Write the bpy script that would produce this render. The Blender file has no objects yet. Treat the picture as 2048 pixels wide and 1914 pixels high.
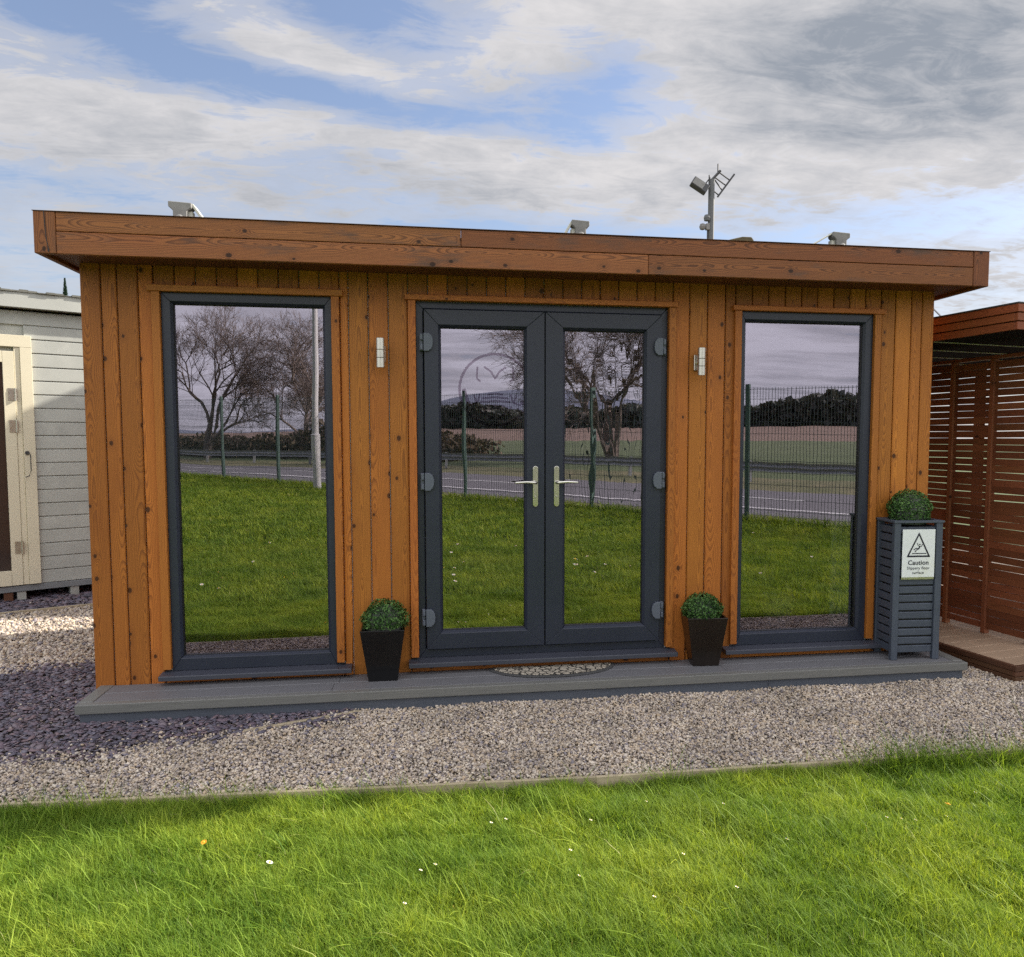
import bpy, math, random
import numpy as np
from mathutils import Vector, Matrix

R = math.radians
random.seed(7)
rng = np.random.default_rng(11)
scene = bpy.context.scene
col = scene.collection

# ---------------------------------------------------------------- camera
YAW, PITCH, ROLL, FPX = 0.1587, 0.0684, 0.0013, 1564.23
cam_d = bpy.data.cameras.new('camera')
cam = bpy.data.objects.new('camera', cam_d)
col.objects.link(cam)
cam_d.sensor_fit = 'HORIZONTAL'; cam_d.sensor_width = 36.0
cam_d.lens = 36.0 * FPX / 2048
cam_d.shift_x = -80.83 / 2048; cam_d.shift_y = 26.42 / 2048
cam_d.clip_start = 0.05; cam_d.clip_end = 20000
fw = Vector((math.sin(YAW) * math.cos(PITCH), math.cos(YAW) * math.cos(PITCH), -math.sin(PITCH)))
rt = Vector((math.cos(YAW), -math.sin(YAW), 0)); up = rt.cross(fw)
rt2 = rt * math.cos(ROLL) + up * math.sin(ROLL); up2 = -rt * math.sin(ROLL) + up * math.cos(ROLL)
cam.matrix_world = Matrix(((rt2.x, up2.x, -fw.x, 1.4373), (rt2.y, up2.y, -fw.y, -4.6497), (rt2.z, up2.z, -fw.z, 1.4996), (0, 0, 0, 1)))
scene.camera = cam

# ---------------------------------------------------------------- light
SUN_AZ, SUN_EL = R(15.5), R(30)          # azimuth measured from +X towards +Y
s_dir = Vector((math.cos(SUN_AZ) * math.cos(SUN_EL), math.sin(SUN_AZ) * math.cos(SUN_EL), math.sin(SUN_EL)))
sl = bpy.data.lights.new('sun', 'SUN'); sl.energy = 4.0; sl.angle = R(0.9); sl.color = (1, .93, .82)
so = bpy.data.objects.new('sun', sl); col.objects.link(so)
so.rotation_euler = s_dir.to_track_quat('Z', 'Y').to_euler(); so.location = (10, 5, 10)

scene.view_settings.view_transform = 'Standard'
scene.view_settings.look = 'None'
scene.view_settings.exposure = 1.25
scene.view_settings.gamma = 1
scene.cycles.use_denoising = False
scene.cycles.max_bounces = 8
scene.cycles.transparent_max_bounces = 16
scene.cycles.caustics_reflective = False
scene.cycles.caustics_refractive = False

class NT:
    """small node-tree helper"""
    def __init__(s, tree): s.t = tree; s.n = tree.nodes; s.l = tree.links
    def new(s, typ, **kw):
        nd = s.n.new(typ)
        for k, v in kw.items(): setattr(nd, k, v)
        return nd
    def put(s, sock, v):
        if hasattr(v, 'is_output'): s.l.new(v, sock)
        elif v is not None:
            try: sock.default_value = v
            except Exception: sock.default_value = (v[0], v[1], v[2], 1) if len(v) == 3 else v
    def m(s, op, a, b=None, c=None, clamp=False):
        nd = s.new('ShaderNodeMath', operation=op, use_clamp=clamp)
        s.put(nd.inputs[0], a); s.put(nd.inputs[1], b); s.put(nd.inputs[2], c)
        return nd.outputs[0]
    def vm(s, op, a, b=None):
        nd = s.new('ShaderNodeVectorMath', operation=op)
        s.put(nd.inputs[0], a); s.put(nd.inputs[1], b)
        return nd.outputs[0]
    def noise(s, vec, scale, detail=3, rough=.5, dist=0, dim='3D'):
        nd = s.new('ShaderNodeTexNoise', noise_dimensions=dim)
        s.put(nd.inputs['Vector'], vec); nd.inputs['Scale'].default_value = scale
        nd.inputs['Detail'].default_value = detail; nd.inputs['Roughness'].default_value = rough
        nd.inputs['Distortion'].default_value = dist
        return nd.outputs[0]
    def mix(s, f, a, b, blend='MIX'):
        nd = s.new('ShaderNodeMix', data_type='RGBA', blend_type=blend)
        s.put(nd.inputs[0], f); s.put(nd.inputs[6], a); s.put(nd.inputs[7], b)
        return nd.outputs[2]
    def ramp(s, x, lo, hi, a=0., b=1.):
        nd = s.new('ShaderNodeMapRange', interpolation_type='SMOOTHSTEP')
        s.put(nd.inputs[0], x); s.put(nd.inputs[1], lo); s.put(nd.inputs[2], hi); s.put(nd.inputs[3], a); s.put(nd.inputs[4], b)
        return nd.outputs[0]
    def xyz(s, x, y, z):
        nd = s.new('ShaderNodeCombineXYZ'); s.put(nd.inputs[0], x); s.put(nd.inputs[1], y); s.put(nd.inputs[2], z)
        return nd.outputs[0]
    def sep(s, v):
        nd = s.new('ShaderNodeSeparateXYZ'); s.put(nd.inputs[0], v); return nd.outputs

def world():
    w = bpy.data.worlds.new('World'); scene.world = w; w.use_nodes = True
    T = NT(w.node_tree); T.n.clear()
    sky = T.new('ShaderNodeTexSky', sky_type='NISHITA', sun_disc=False)
    sky.sun_elevation = SUN_EL; sky.sun_rotation = R(90) - SUN_AZ
    sky.air_density = 1.0; sky.dust_density = 1.2; sky.ozone_density = 1.5
    d = T.new('ShaderNodeTexCoord').outputs['Generated']
    X, Y, Z = T.sep(d)
    az = T.m('MULTIPLY', T.m('ARCTAN2', X, Y), 57.2958)
    el = T.m('MULTIPLY', T.m('ARCSINE', Z), 57.2958)
    zz = T.m('ADD', T.m('MAXIMUM', Z, 0.0), 0.10)
    p = T.xyz(T.m('DIVIDE', X, zz), T.m('DIVIDE', Y, zz), 0.0)
    warp = T.new('ShaderNodeTexNoise'); T.put(warp.inputs['Vector'], p); warp.inputs['Scale'].default_value = 1.1; warp.inputs['Detail'].default_value = 4
    wx, wy, wz = T.sep(T.vm('SUBTRACT', warp.outputs['Color'], (.5, .5, .5)))
    azw = T.m('MULTIPLY_ADD', wx, 15.0, az); elw = T.m('MULTIPLY_ADD', wy, 6.0, el)
    # streaky field, stretched along the wind direction (down to the right)
    a = R(-28)
    ps = T.new('ShaderNodeMapping'); T.put(ps.inputs[0], p); ps.inputs['Rotation'].default_value = (0, 0, R(38)); ps.inputs['Scale'].default_value = (.55, 1.6, 1)
    n1 = T.noise(ps.outputs[0], 1.5, 7, .58, .35)
    n2 = T.noise(p, 3.2, 6, .6, .2)
    n3 = T.noise(p, .45, 3, .5)
    def blob(c_az, c_el, r_az, r_el, rot=0.):
        dx = T.m('SUBTRACT', azw, c_az); dy = T.m('SUBTRACT', elw, c_el)
        c, s_ = math.cos(R(rot)), math.sin(R(rot))
        u = T.m('DIVIDE', T.m('ADD', T.m('MULTIPLY', dx, c), T.m('MULTIPLY', dy, s_)), r_az)
        v = T.m('DIVIDE', T.m('SUBTRACT', T.m('MULTIPLY', dy, c), T.m('MULTIPLY', dx, s_)), r_el)
        q = T.m('ADD', T.m('MULTIPLY', u, u), T.m('MULTIPLY', v, v))
        return T.m('EXPONENT', T.m('MULTIPLY', q, -1.0))
    def acc(lst):
        o = None
        for w_, b in lst:
            t = T.m('MULTIPLY', b, w_)
            o = t if o is None else T.m('ADD', o, t)
        return o
    # + = cloud, - = blue
    cov = acc([(-.55, blob(-18.5, 23.2, 6.5, 2.4, -14)), (-.5, blob(-7, 21.4, 8, 1.5, -8)), (-.5, blob(3.5, 21.6, 8.5, 1.3, 2)),
               (-.50, blob(12, 23.8, 4, 2.4, 25)), (-.45, blob(-3, 27.5, 6, 2, 10)), (-.45, blob(-25, 26, 6, 2.5, 0)),
               (-.50, blob(34, 14.6, 10, 1.5, -3)), (-.30, blob(17, 14.6, 7, 1.0)), (-.42, blob(2, 15.2, 9, 1.0, -2)), (-.25, blob(-20, 15.0, 9, 1.4)),
               (.52, blob(-7.5, 24.4, 7, 1.9, -15)), (.3, blob(7, 26.5, 4, 2, 30)), (.42, blob(10, 18.6, 22, 2.3, -3)), (.40, blob(-18, 19.2, 10, 2.2, -6)),
               (.7, blob(31, 23.5, 14, 5.0, -8)), (.4, blob(20, 28, 9, 4))])
    # far from the photographed part of the sky the cover is simply broken cloud
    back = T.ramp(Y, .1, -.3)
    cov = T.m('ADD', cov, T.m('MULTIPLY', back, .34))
    ps2 = T.new('ShaderNodeMapping'); T.put(ps2.inputs[0], p); ps2.inputs['Rotation'].default_value = (0, 0, R(30)); ps2.inputs['Scale'].default_value = (.8, 1.7, 1)
    n4 = T.noise(ps2.outputs[0], 5.5, 10, .70, .8); n5 = T.noise(p, 13., 7, .62, .3)
    f = T.m('ADD', T.m('ADD', T.m('ADD', T.m('MULTIPLY', n1, .75), T.m('MULTIPLY', n2, .35)), T.m('ADD', T.m('MULTIPLY', n4, .80), T.m('MULTIPLY', n5, .28))), T.m('MULTIPLY', cov, .58))
    cloud = T.ramp(f, .98, 1.22)
    thin = T.ramp(f, .80, 1.08, 0., .50)
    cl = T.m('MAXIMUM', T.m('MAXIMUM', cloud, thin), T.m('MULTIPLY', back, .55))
    # shading inside the cloud
    dark = acc([(.66, blob(25, 24.5, 7.5, 2.6, -6)), (.72, blob(36.5, 23.5, 9, 4.2, -6)), (.45, blob(29, 20.8, 8, 1.6, -8)), (.35, blob(-12, 17.6, 14, 1.6, -4)), (.3, blob(8, 17.4, 12, 1.0)), (.35, blob(-3, 24.6, 4, 1))])
    shade = T.m('ADD', T.m('MULTIPLY', T.ramp(n2, .35, .68), .30), T.m('MULTIPLY', T.ramp(n1, .45, .75), .15))
    shade = T.m('ADD', shade, T.m('MULTIPLY', T.m('MULTIPLY', dark, T.ramp(n1, .30, .62, .45, 1.)), T.ramp(n4, .3, .65, .68, 1.)))
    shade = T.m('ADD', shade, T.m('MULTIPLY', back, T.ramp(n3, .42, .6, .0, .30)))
    shade = T.m('ADD', shade, T.m('ADD', T.m('MULTIPLY_ADD', n4, .95, -.48), T.m('MULTIPLY_ADD', n5, .45, -.21))); shade = T.m('MAXIMUM', T.m('MINIMUM', shade, 1.0), 0.0)
    K = 10.0   # clouds are given in the sky's own units; the background strength is 0.1
    ccol = T.mix(shade, (.315 * K, .308 * K, .312 * K, 1), (.135 * K, .150 * K, .175 * K, 1))
    # cloud overhead and behind the camera is brightened to fill the shaded front
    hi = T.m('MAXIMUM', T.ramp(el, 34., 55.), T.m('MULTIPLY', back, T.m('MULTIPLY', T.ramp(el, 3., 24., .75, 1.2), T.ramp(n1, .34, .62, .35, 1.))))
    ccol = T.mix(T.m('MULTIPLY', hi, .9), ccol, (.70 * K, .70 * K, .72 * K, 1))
    skyc = T.mix(1.0, sky.outputs[0], (.70, .70, .76, 1), 'MULTIPLY'); skyc = T.mix(.18, skyc, (.22 * K, .24 * K, .28 * K, 1))
    horizon = T.ramp(el, 0., 24., .50, .0)
    skyc = T.mix(horizon, skyc, (.205 * K, .238 * K, .285 * K, 1))
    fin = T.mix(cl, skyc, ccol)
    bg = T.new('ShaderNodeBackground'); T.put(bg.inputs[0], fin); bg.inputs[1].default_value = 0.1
    out = T.new('ShaderNodeOutputWorld'); T.l.new(bg.outputs[0], out.inputs[0])
world()

# ---------------------------------------------------------------- helpers
class MB:
    def __init__(s): s.v = []; s.f = []; s.uv = []; s.r = []
    def add(s, vs, fs, r=None, along=None):
        r = random.random() if r is None else r
        o = len(s.v); s.v += [tuple(v) for v in vs]
        ofs = r * 17.3
        c = [sum(v[i] for v in vs) / len(vs) for i in range(3)]
        for f in fs:
            s.f.append([o + i for i in f]); s.r.append(r)
            p = [vs[i] for i in f]
            a = Vector(p[1]) - Vector(p[0]); b = Vector(p[2]) - Vector(p[1]); n = a.cross(b)
            k = max(range(3), key=lambda i: abs(n[i]))
            ax = [i for i in range(3) if i != k]
            al = along if along is not None else ax[1]
            if al == k: u_, v_ = ax
            else: u_, v_ = [i for i in ax if i != al][0], al
            s.uv += [(q[u_] - c[u_], q[v_] + ofs) for q in p]
        return s
    def box(s, x0, x1, y0, y1, z0, z1, r=None, along=None, M=None):
        if along is None:
            dd = (x1 - x0, y1 - y0, z1 - z0); along = dd.index(max(dd))
        vs = [(x, y, z) for z in (z0, z1) for y in (y0, y1) for x in (x0, x1)]
        fs = [(0, 2, 3, 1), (4, 5, 7, 6), (0, 1, 5, 4), (2, 6, 7, 3), (0, 4, 6, 2), (1, 3, 7, 5)]
        o = len(s.v)
        s.add(vs, fs, r, along)
        if M is not None:
            for i in range(o, len(s.v)): s.v[i] = tuple(M @ Vector(s.v[i]))
        return s
    def prism(s, pts, axis, a0, a1, r=None, along=None):
        n = len(pts)
        def mk(p, a):
            return {0: (a, p[0], p[1]), 1: (p[0], a, p[1]), 2: (p[0], p[1], a)}[axis]
        vs = [mk(p, a0) for p in pts] + [mk(p, a1) for p in pts]
        area = sum(pts[i][0] * pts[(i + 1) % n][1] - pts[(i + 1) % n][0] * pts[i][1] for i in range(n))
        flip = (area > 0) ^ (axis == 1) ^ (a1 < a0)
        fs = [list(range(n))[::-1], [n + i for i in range(n)]] + [(i, (i + 1) % n, n + (i + 1) % n, n + i) for i in range(n)]
        if not flip: fs = [list(f)[::-1] for f in fs]
        return s.add(vs, fs, r, along)
    def tube(s, pts, rad, n=8, cap=True, r=None):
        pts = [Vector(p) for p in pts]; rad = rad if isinstance(rad, (list, tuple)) else [rad] * len(pts)
        vs = []; fs = []
        for i, p in enumerate(pts):
            t = (pts[min(i + 1, len(pts) - 1)] - pts[max(i - 1, 0)]).normalized()
            h = Vector((0, 0, 1)) if abs(t.z) < .9 else Vector((1, 0, 0))
            a = t.cross(h).normalized(); b = t.cross(a)
            for k in range(n):
                th = 2 * math.pi * k / n
                vs.append(p + (a * math.cos(th) + b * math.sin(th)) * rad[i])
        for i in range(len(pts) - 1):
            for k in range(n):
                fs.append((i * n + k, i * n + (k + 1) % n, (i + 1) * n + (k + 1) % n, (i + 1) * n + k))
        if cap:
            fs.append(list(range(n))[::-1]); fs.append([(len(pts) - 1) * n + k for k in range(n)])
        return s.add(vs, fs, r)
    def lathe(s, prof, c, n=20, axis='z', r=None):
        vs = []; fs = []
        for (q, h) in prof:
            for k in range(n):
                th = 2 * math.pi * k / n
                if axis == 'z': vs.append((c[0] + q * math.cos(th), c[1] + q * math.sin(th), c[2] + h))
                else: vs.append((c[0] + q * math.cos(th), c[1] + h, c[2] + q * math.sin(th)))
        m = len(prof)
        for i in range(m - 1):
            for k in range(n): fs.append((i * n + k, i * n + (k + 1) % n, (i + 1) * n + (k + 1) % n, (i + 1) * n + k))
        fs.append(list(range(n))[::-1]); fs.append([(m - 1) * n + k for k in range(n)])
        if axis != 'z': fs = [list(f)[::-1] for f in fs]
        return s.add(vs, fs, r)
    def build(s, name, m, parent=None, bevel=0, smooth=False, label=None, seg=1):
        me = bpy.data.meshes.new(name)
        me.from_pydata(s.v, [], s.f); me.update()
        uvl = me.uv_layers.new(name='UVMap')
        uvl.data.foreach_set('uv', np.array(s.uv, dtype=np.float32).ravel())
        at = me.attributes.new('rnd', 'FLOAT', 'FACE'); at.data.foreach_set('value', np.array(s.r, dtype=np.float32))
        if smooth: me.shade_smooth() if hasattr(me, 'shade_smooth') else me.polygons.foreach_set('use_smooth', [True] * len(me.polygons))
        me.materials.append(m)
        o = bpy.data.objects.new(name, me); col.objects.link(o)
        if parent: o.parent = parent
        if bevel:
            b = o.modifiers.new('bevel', 'BEVEL'); b.width = bevel; b.segments = seg; b.limit_method = 'ANGLE'; b.angle_limit = R(40)
        if label: o['label'] = label
        return o

def tag(o, label=None, cat=None, group=None, kind=None):
    if label: o['label'] = label
    if cat: o['category'] = cat
    if group: o['group'] = group
    if kind: o['kind'] = kind
    return o
def thing(name, label, cat, loc=(0, 0, 0), rz=0, group=None):
    o = bpy.data.objects.new(name, None); col.objects.link(o)
    o.empty_display_size = .1; o.location = loc; o.rotation_euler = (0, 0, rz)
    return tag(o, label, cat, group)
def copy_thing(o, parent=None):
    c = o.copy(); col.objects.link(c); c.parent = parent
    for ch in [k for k in o.children]: copy_thing(ch, c)
    return c
def big_mesh(name, V, F, mat, rnd=None, parent=None, smooth=False):
    """V (n,3), F (m,3|4) int arrays, rnd per-vertex float"""
    me = bpy.data.meshes.new(name); n, k = F.shape
    me.vertices.add(len(V)); me.vertices.foreach_set('co', V.astype(np.float32).ravel())
    me.loops.add(n * k); me.loops.foreach_set('vertex_index', F.astype(np.int32).ravel())
    me.polygons.add(n); me.polygons.foreach_set('loop_start', np.arange(0, n * k, k, dtype=np.int32))
    me.polygons.foreach_set('loop_total', np.full(n, k, dtype=np.int32))
    if smooth: me.polygons.foreach_set('use_smooth', np.ones(n, dtype=bool))
    me.update(calc_edges=True)
    if rnd is not None:
        at = me.attributes.new('rnd', 'FLOAT', 'POINT'); at.data.foreach_set('value', rnd.astype(np.float32))
    me.materials.append(mat)
    o = bpy.data.objects.new(name, me); col.objects.link(o)
    if parent: o.parent = parent
    return o

# ---------------------------------------------------------------- materials
def mat(name):
    m = bpy.data.materials.new(name); m.use_nodes = True
    T = NT(m.node_tree); T.n.clear()
    out = T.new('ShaderNodeOutputMaterial')
    bs = T.new('ShaderNodeBsdfPrincipled'); T.l.new(bs.outputs[0], out.inputs[0])
    return m, T, bs, out
def rnd_attr(T):
    a = T.new('ShaderNodeAttribute'); a.attribute_name = 'rnd'; return a.outputs['Fac']
def bump(T, bs, h, strength=.3, dist=.002):
    b = T.new('ShaderNodeBump'); b.inputs['Strength'].default_value = strength; b.inputs['Distance'].default_value = dist
    T.put(b.inputs['Height'], h); T.l.new(b.outputs[0], bs.inputs['Normal'])

def wood(name, base, dark, knots=.8, var=.25, rough=.55, weather=None, wamt=0., ring=.0085, contrast=.6, tint2=None):
    m, T, bs, out = mat(name)
    uv = T.new('ShaderNodeUVMap').outputs[0]
    u, v, _ = T.sep(uv); r = rnd_attr(T)
    r1 = T.m('FRACT', T.m('MULTIPLY', r, 37.7)); r2 = T.m('FRACT', T.m('MULTIPLY', r, 91.3)); r3 = T.m('FRACT', T.m('MULTIPLY', r, 13.1))
    vv = T.xyz(T.m('MULTIPLY', r, 40.), T.m('MULTIPLY', v, 1.0), T.m('MULTIPLY', u, 2.0))
    nA = T.noise(vv, 1.3, 2, .5)
    nB = T.noise(T.xyz(T.m('MULTIPLY', u, 22.), T.m('MULTIPLY', v, 2.2), T.m('MULTIPLY', r, 30.)), 1.0, 3, .55)
    du = T.m('SUBTRACT', u, T.m('MULTIPLY', T.m('SUBTRACT', r1, .5), .07))
    dd = T.m('MULTIPLY', T.m('SUBTRACT', nA, .42), .22)
    rad = T.m('SQRT', T.m('ADD', T.m('MULTIPLY', T.m('MULTIPLY', du, du), 1.6), T.m('MULTIPLY', dd, dd)))
    rad = T.m('ADD', rad, T.m('MULTIPLY', nB, .012))
    # knots
    kv = T.new('ShaderNodeTexVoronoi', voronoi_dimensions='2D'); kv.inputs['Scale'].default_value = 1.0
    T.put(kv.inputs['Vector'], T.xyz(T.m('ADD', T.m('DIVIDE', u, .11), T.m('MULTIPLY', r, 50.)), T.m('DIVIDE', v, .15), 0))
    kd = kv.outputs['Distance']; kc = T.sep(kv.outputs['Color'])[0]; ks = T.sep(kv.outputs['Color'])[1]
    on = T.m('GREATER_THAN', kc, knots)
    halo = T.m('MULTIPLY', T.ramp(kd, .38, .05), on)
    rad = T.m('ADD', rad, T.m('MULTIPLY', halo, .016))
    rings = T.m('FRACT', T.m('DIVIDE', rad, ring))
    rings = T.m('MULTIPLY', T.ramp(rings, .35, .95), T.ramp(rings, 1.0, .93))
    fine = T.noise(T.xyz(T.m('MULTIPLY', u, 420.), T.m('MULTIPLY', v, 6.), r), 1.0, 2, .6)
    big = T.noise(T.xyz(T.m('MULTIPLY', u, 5.), T.m('MULTIPLY', v, 1.1), T.m('MULTIPLY', r, 60.)), 1.0, 3, .6)
    c = T.mix(T.m('MULTIPLY', rings, contrast), base + (1,), dark + (1,))
    c = T.mix(T.m('MULTIPLY', T.ramp(fine, .42, .75), .30), c, dark + (1,))
    c = T.mix(T.m('MULTIPLY', T.ramp(big, .45, .75), .35), c, (tint2 or dark) + (1,))
    val = T.m('ADD', 1 - var, T.m('MULTIPLY', r2, 2 * var))
    c = T.mix(1., c, T.xyz(val, T.m('MULTIPLY', val, T.m('ADD', .93, T.m('MULTIPLY', r3, .14))), val), 'MULTIPLY')
    if weather:
        wn = T.noise(T.xyz(T.m('MULTIPLY', u, 9.), T.m('MULTIPLY', v, 2.), T.m('MULTIPLY', r, 20.)), 1.0, 5, .65)
        c = T.mix(T.m('MULTIPLY', T.ramp(wn, .5, .72), wamt), c, weather + (1,))
    kr = T.m('MULTIPLY_ADD', ks, .06, .05)
    knot = T.m('MULTIPLY', T.ramp(kd, T.m('MULTIPLY', kr, 1.35), T.m('MULTIPLY', kr, .75)), on)
    c = T.mix(T.m('MULTIPLY', halo, .22), c, dark + (1,))
    kn = tuple(x * .28 for x in dark)
    c = T.mix(T.m('MULTIPLY', knot, .9), c, kn + (1,))
    T.put(bs.inputs['Base Color'], c)
    bs.inputs['Roughness'].default_value = rough
    bs.inputs['Specular IOR Level'].default_value = .35
    bump(T, bs, T.m('ADD', T.m('MULTIPLY', rings, -.5), T.m('MULTIPLY', fine, .6)), .35, .001)
    return m

def paint(name, c, rough=.5, var=.08, nscale=6., bstr=.1, bscale=90., metallic=0., spec=.5, dirt=None, dirtamt=.0, grain=False, coat=0):
    m, T, bs, out = mat(name)
    tc = T.new('ShaderNodeTexCoord').outputs['Object']
    r = rnd_attr(T)
    n = T.noise(tc, nscale, 5, .6)
    f = T.m('ADD', T.m('MULTIPLY_ADD', T.m('SUBTRACT', n, .5), 2 * var * 1.6, 1.), T.m('MULTIPLY', T.m('SUBTRACT', r, .5), var))
    cc = T.mix(1., c + (1,), T.xyz(f, f, f), 'MULTIPLY')
    if dirt:
        dn = T.noise(tc, nscale * .7, 6, .7)
        cc = T.mix(T.m('MULTIPLY', T.ramp(dn, .5, .75), dirtamt), cc, dirt + (1,))
    if grain:
        u, v, _ = T.sep(T.new('ShaderNodeUVMap').outputs[0])
        g = T.noise(T.xyz(T.m('MULTIPLY', u, 160.), T.m('MULTIPLY', v, 7.), T.m('MULTIPLY', r, 40.)), 1., 3, .6, .6)
        cc = T.mix(T.m('MULTIPLY', T.ramp(g, .4, .7), .32), cc, tuple(x * .55 for x in c) + (1,))
        bump(T, bs, g, .5, .0015)
    else:
        bump(T, bs, T.noise(tc, bscale, 3, .6), bstr, .001)
    T.put(bs.inputs['Base Color'], cc)
    T.put(bs.inputs['Roughness'], T.m('MULTIPLY_ADD', n, .16, rough - .08))
    bs.inputs['Metallic'].default_value = metallic; bs.inputs['Specular IOR Level'].default_value = spec
    if coat: bs.inputs['Coat Weight'].default_value = coat
    return m

M = {}
M['clad'] = wood('larch_cladding', (.48, .165, .026), (.14, .038, .007), knots=.72, var=.30, tint2=(.25, .068, .011), contrast=.6)
M['trim'] = wood('larch_trim', (.44, .150, .025), (.17, .046, .009), knots=.90, var=.10, tint2=(.36, .10, .02))
M['fascia'] = wood('fascia_wood', (.29, .105, .036), (.08, .028, .012), knots=.76, var=.26, contrast=.85, weather=(.10, .060, .045), wamt=.9, rough=.6, tint2=(.22, .06, .02))
M['perg'] = wood('pergola_wood', (.21, .072, .032), (.085, .028, .014), knots=.93, var=.28, rough=.6, contrast=.4)
M['pergf'] = wood('pergola_fascia_wood', (.30, .085, .035), (.14, .036, .014), knots=.93, var=.12)
M['tandeck'] = paint('tan_decking', (.36, .25, .17), .75, .12, grain=True)
M['browndeck'] = wood('brown_deck_edge', (.12, .055, .028), (.05, .022, .012), knots=.97)
M['frame'] = paint('anthracite_frame', (.021, .026, .045), .38, .10, 3., .03, 300., spec=.5)
M['sill'] = paint('anthracite_sill', (.052, .056, .076), .42, .10, 4., .05)
M['gasket'] = paint('black_gasket', (.008, .008, .010), .5)
M['hinge'] = paint('grey_hinge', (.10, .115, .15), .45, .05)
M['chrome'] = paint('chrome', (.72, .70, .64), .16, .04, metallic=1.)
M['steel'] = paint('brushed_steel', (.62, .60, .54), .33, .05, 30., .1, metallic=1.)
M['deck'] = paint('grey_composite_board', (.155, .155, .168), .55, .07, 5., grain=True)
M['decklip'] = paint('grey_composite_edge', (.165, .165, .158), .5, .05, grain=True)
M['riser'] = paint('grey_riser_board', (.085, .098, .125), .5, .06, grain=True)
M['planter'] = paint('dark_grey_planter_paint', (.062, .076, .105), .5, .14, 9., grain=True)
M['pot'] = paint('black_glazed_pot', (.006, .006, .007), .16, .3, 3., .02, spec=.4)
M['pot2'] = paint('dark_brown_glazed_pot', (.012, .008, .006), .22, .4, 7., .25, 30., spec=.5)
M['white'] = paint('white_sign_board', (.80, .84, .85), .35, .04, dirt=(.62, .62, .36), dirtamt=.35)
M['black'] = paint('sign_black', (.008, .009, .025), .5)
M['cream'] = paint('cream_paint', (.72, .66, .50), .5, .06, 3., dirt=(.55, .50, .38), dirtamt=.25, grain=False)
M['sage'] = paint('sage_grey_paint', (.42, .43, .40), .5, .10, 5., dirt=(.58, .59, .54), dirtamt=.6)
M['felt'] = paint('roofing_felt', (.16, .16, .14), .9, .25, 20., .6, 60.)
M['greybeam'] = paint('grey_skid', (.20, .21, .22), .7, .15)
M['concrete'] = paint('concrete', (.38, .38, .35), .85, .15, 12., .4)
M['darkglass'] = paint('dark_shed_glass', (.05, .035, .03), .1, .1, spec=.6)
M['mount'] = paint('weathered_grey_cast_plastic', (.24, .235, .225), .75, .3, 25., .4, 60., dirt=(.20, .20, .16), dirtamt=.5)
M['mountw'] = paint('pale_plastic', (.66, .66, .58), .6, .1, 20., dirt=(.35, .34, .26), dirtamt=.4)
M['galv'] = paint('galvanised_steel', (.13, .135, .14), .6, .2, 20.)
M['darkmetal'] = paint('dark_metal', (.05, .05, .055), .5, .2)
M['rubber'] = paint('roof_membrane', (.05, .05, .055), .8, .2)
M['inwall'] = paint('interior_wall', (.62, .60, .60), .8, .04)
M['infloor'] = wood('interior_floor', (.30, .17, .08), (.16, .08, .035), knots=.97)
M['emblem'] = paint('emblem_dark', (.06, .035, .04), .5)
M['ceil'] = paint('dark_ceiling', (.020, .017, .028), .95, .2, spec=.03)
M['ceil_line'] = paint('pale_strip', (.50, .50, .55), .5)
M['edging'] = paint('timber_edging', (.42, .35, .24), .85, .2, 18., dirt=(.16, .12, .07), dirtamt=.6, grain=True)
M['greenpost'] = paint('green_steel_post', (.07, .13, .10), .5, .15)
M['wire'] = paint('green_mesh_wire', (.035, .06, .055), .5, .1)
M['lamppost'] = paint('pale_lamp_post', (.62, .62, .58), .5, .08, 3.)
M['rail'] = paint('galvanised_rail', (.34, .36, .36), .5, .2, 3.)
M['bark'] = paint('bark', (.20, .16, .13), .9, .3, 8., .6, 20.)
M['twig'] = paint('bare_twigs', (.20, .16, .135), .9, .3, 8.)
M['asphalt'] = paint('asphalt', (.16, .155, .16), .85, .12, 1.2, .5, 120.)
M['line'] = paint('road_marking', (.75, .75, .72), .6, .1, 2., dirt=(.4, .4, .38), dirtamt=.4)
M['cable'] = paint('cable', (.15, .15, .16), .6)

def glass_mat(name, wav=.06, sc=(3., 3., 1.2), tint=(.455, .425, .50), fac=.57, trans=(.96, .98, .97)):
    m, T, bs, out = mat(name)
    T.n.remove(bs)
    tc = T.new('ShaderNodeTexCoord').outputs['Object']
    mp = T.new('ShaderNodeMapping'); T.put(mp.inputs[0], tc); mp.inputs['Scale'].default_value = sc
    b = T.new('ShaderNodeBump'); b.inputs['Strength'].default_value = wav; b.inputs['Distance'].default_value = .02
    T.put(b.inputs['Height'], T.noise(mp.outputs[0], 1., 1, .4))
    g = T.new('ShaderNodeBsdfGlossy'); g.inputs['Roughness'].default_value = .0; g.inputs['Color'].default_value = tint + (1,)
    T.l.new(b.outputs[0], g.inputs['Normal'])
    t = T.new('ShaderNodeBsdfTransparent'); t.inputs['Color'].default_value = trans + (1,)
    mx = T.new('ShaderNodeMixShader'); mx.inputs[0].default_value = fac
    T.l.new(t.outputs[0], mx.inputs[1]); T.l.new(g.outputs[0], mx.inputs[2]); T.l.new(mx.outputs[0], out.inputs[0])
    return m
M['glass'] = glass_mat('coated_window_glass', .017, (5., 5., 2.0))
M['glassw'] = glass_mat('wavy_window_glass', .013, (14., 5., 3.))

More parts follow.
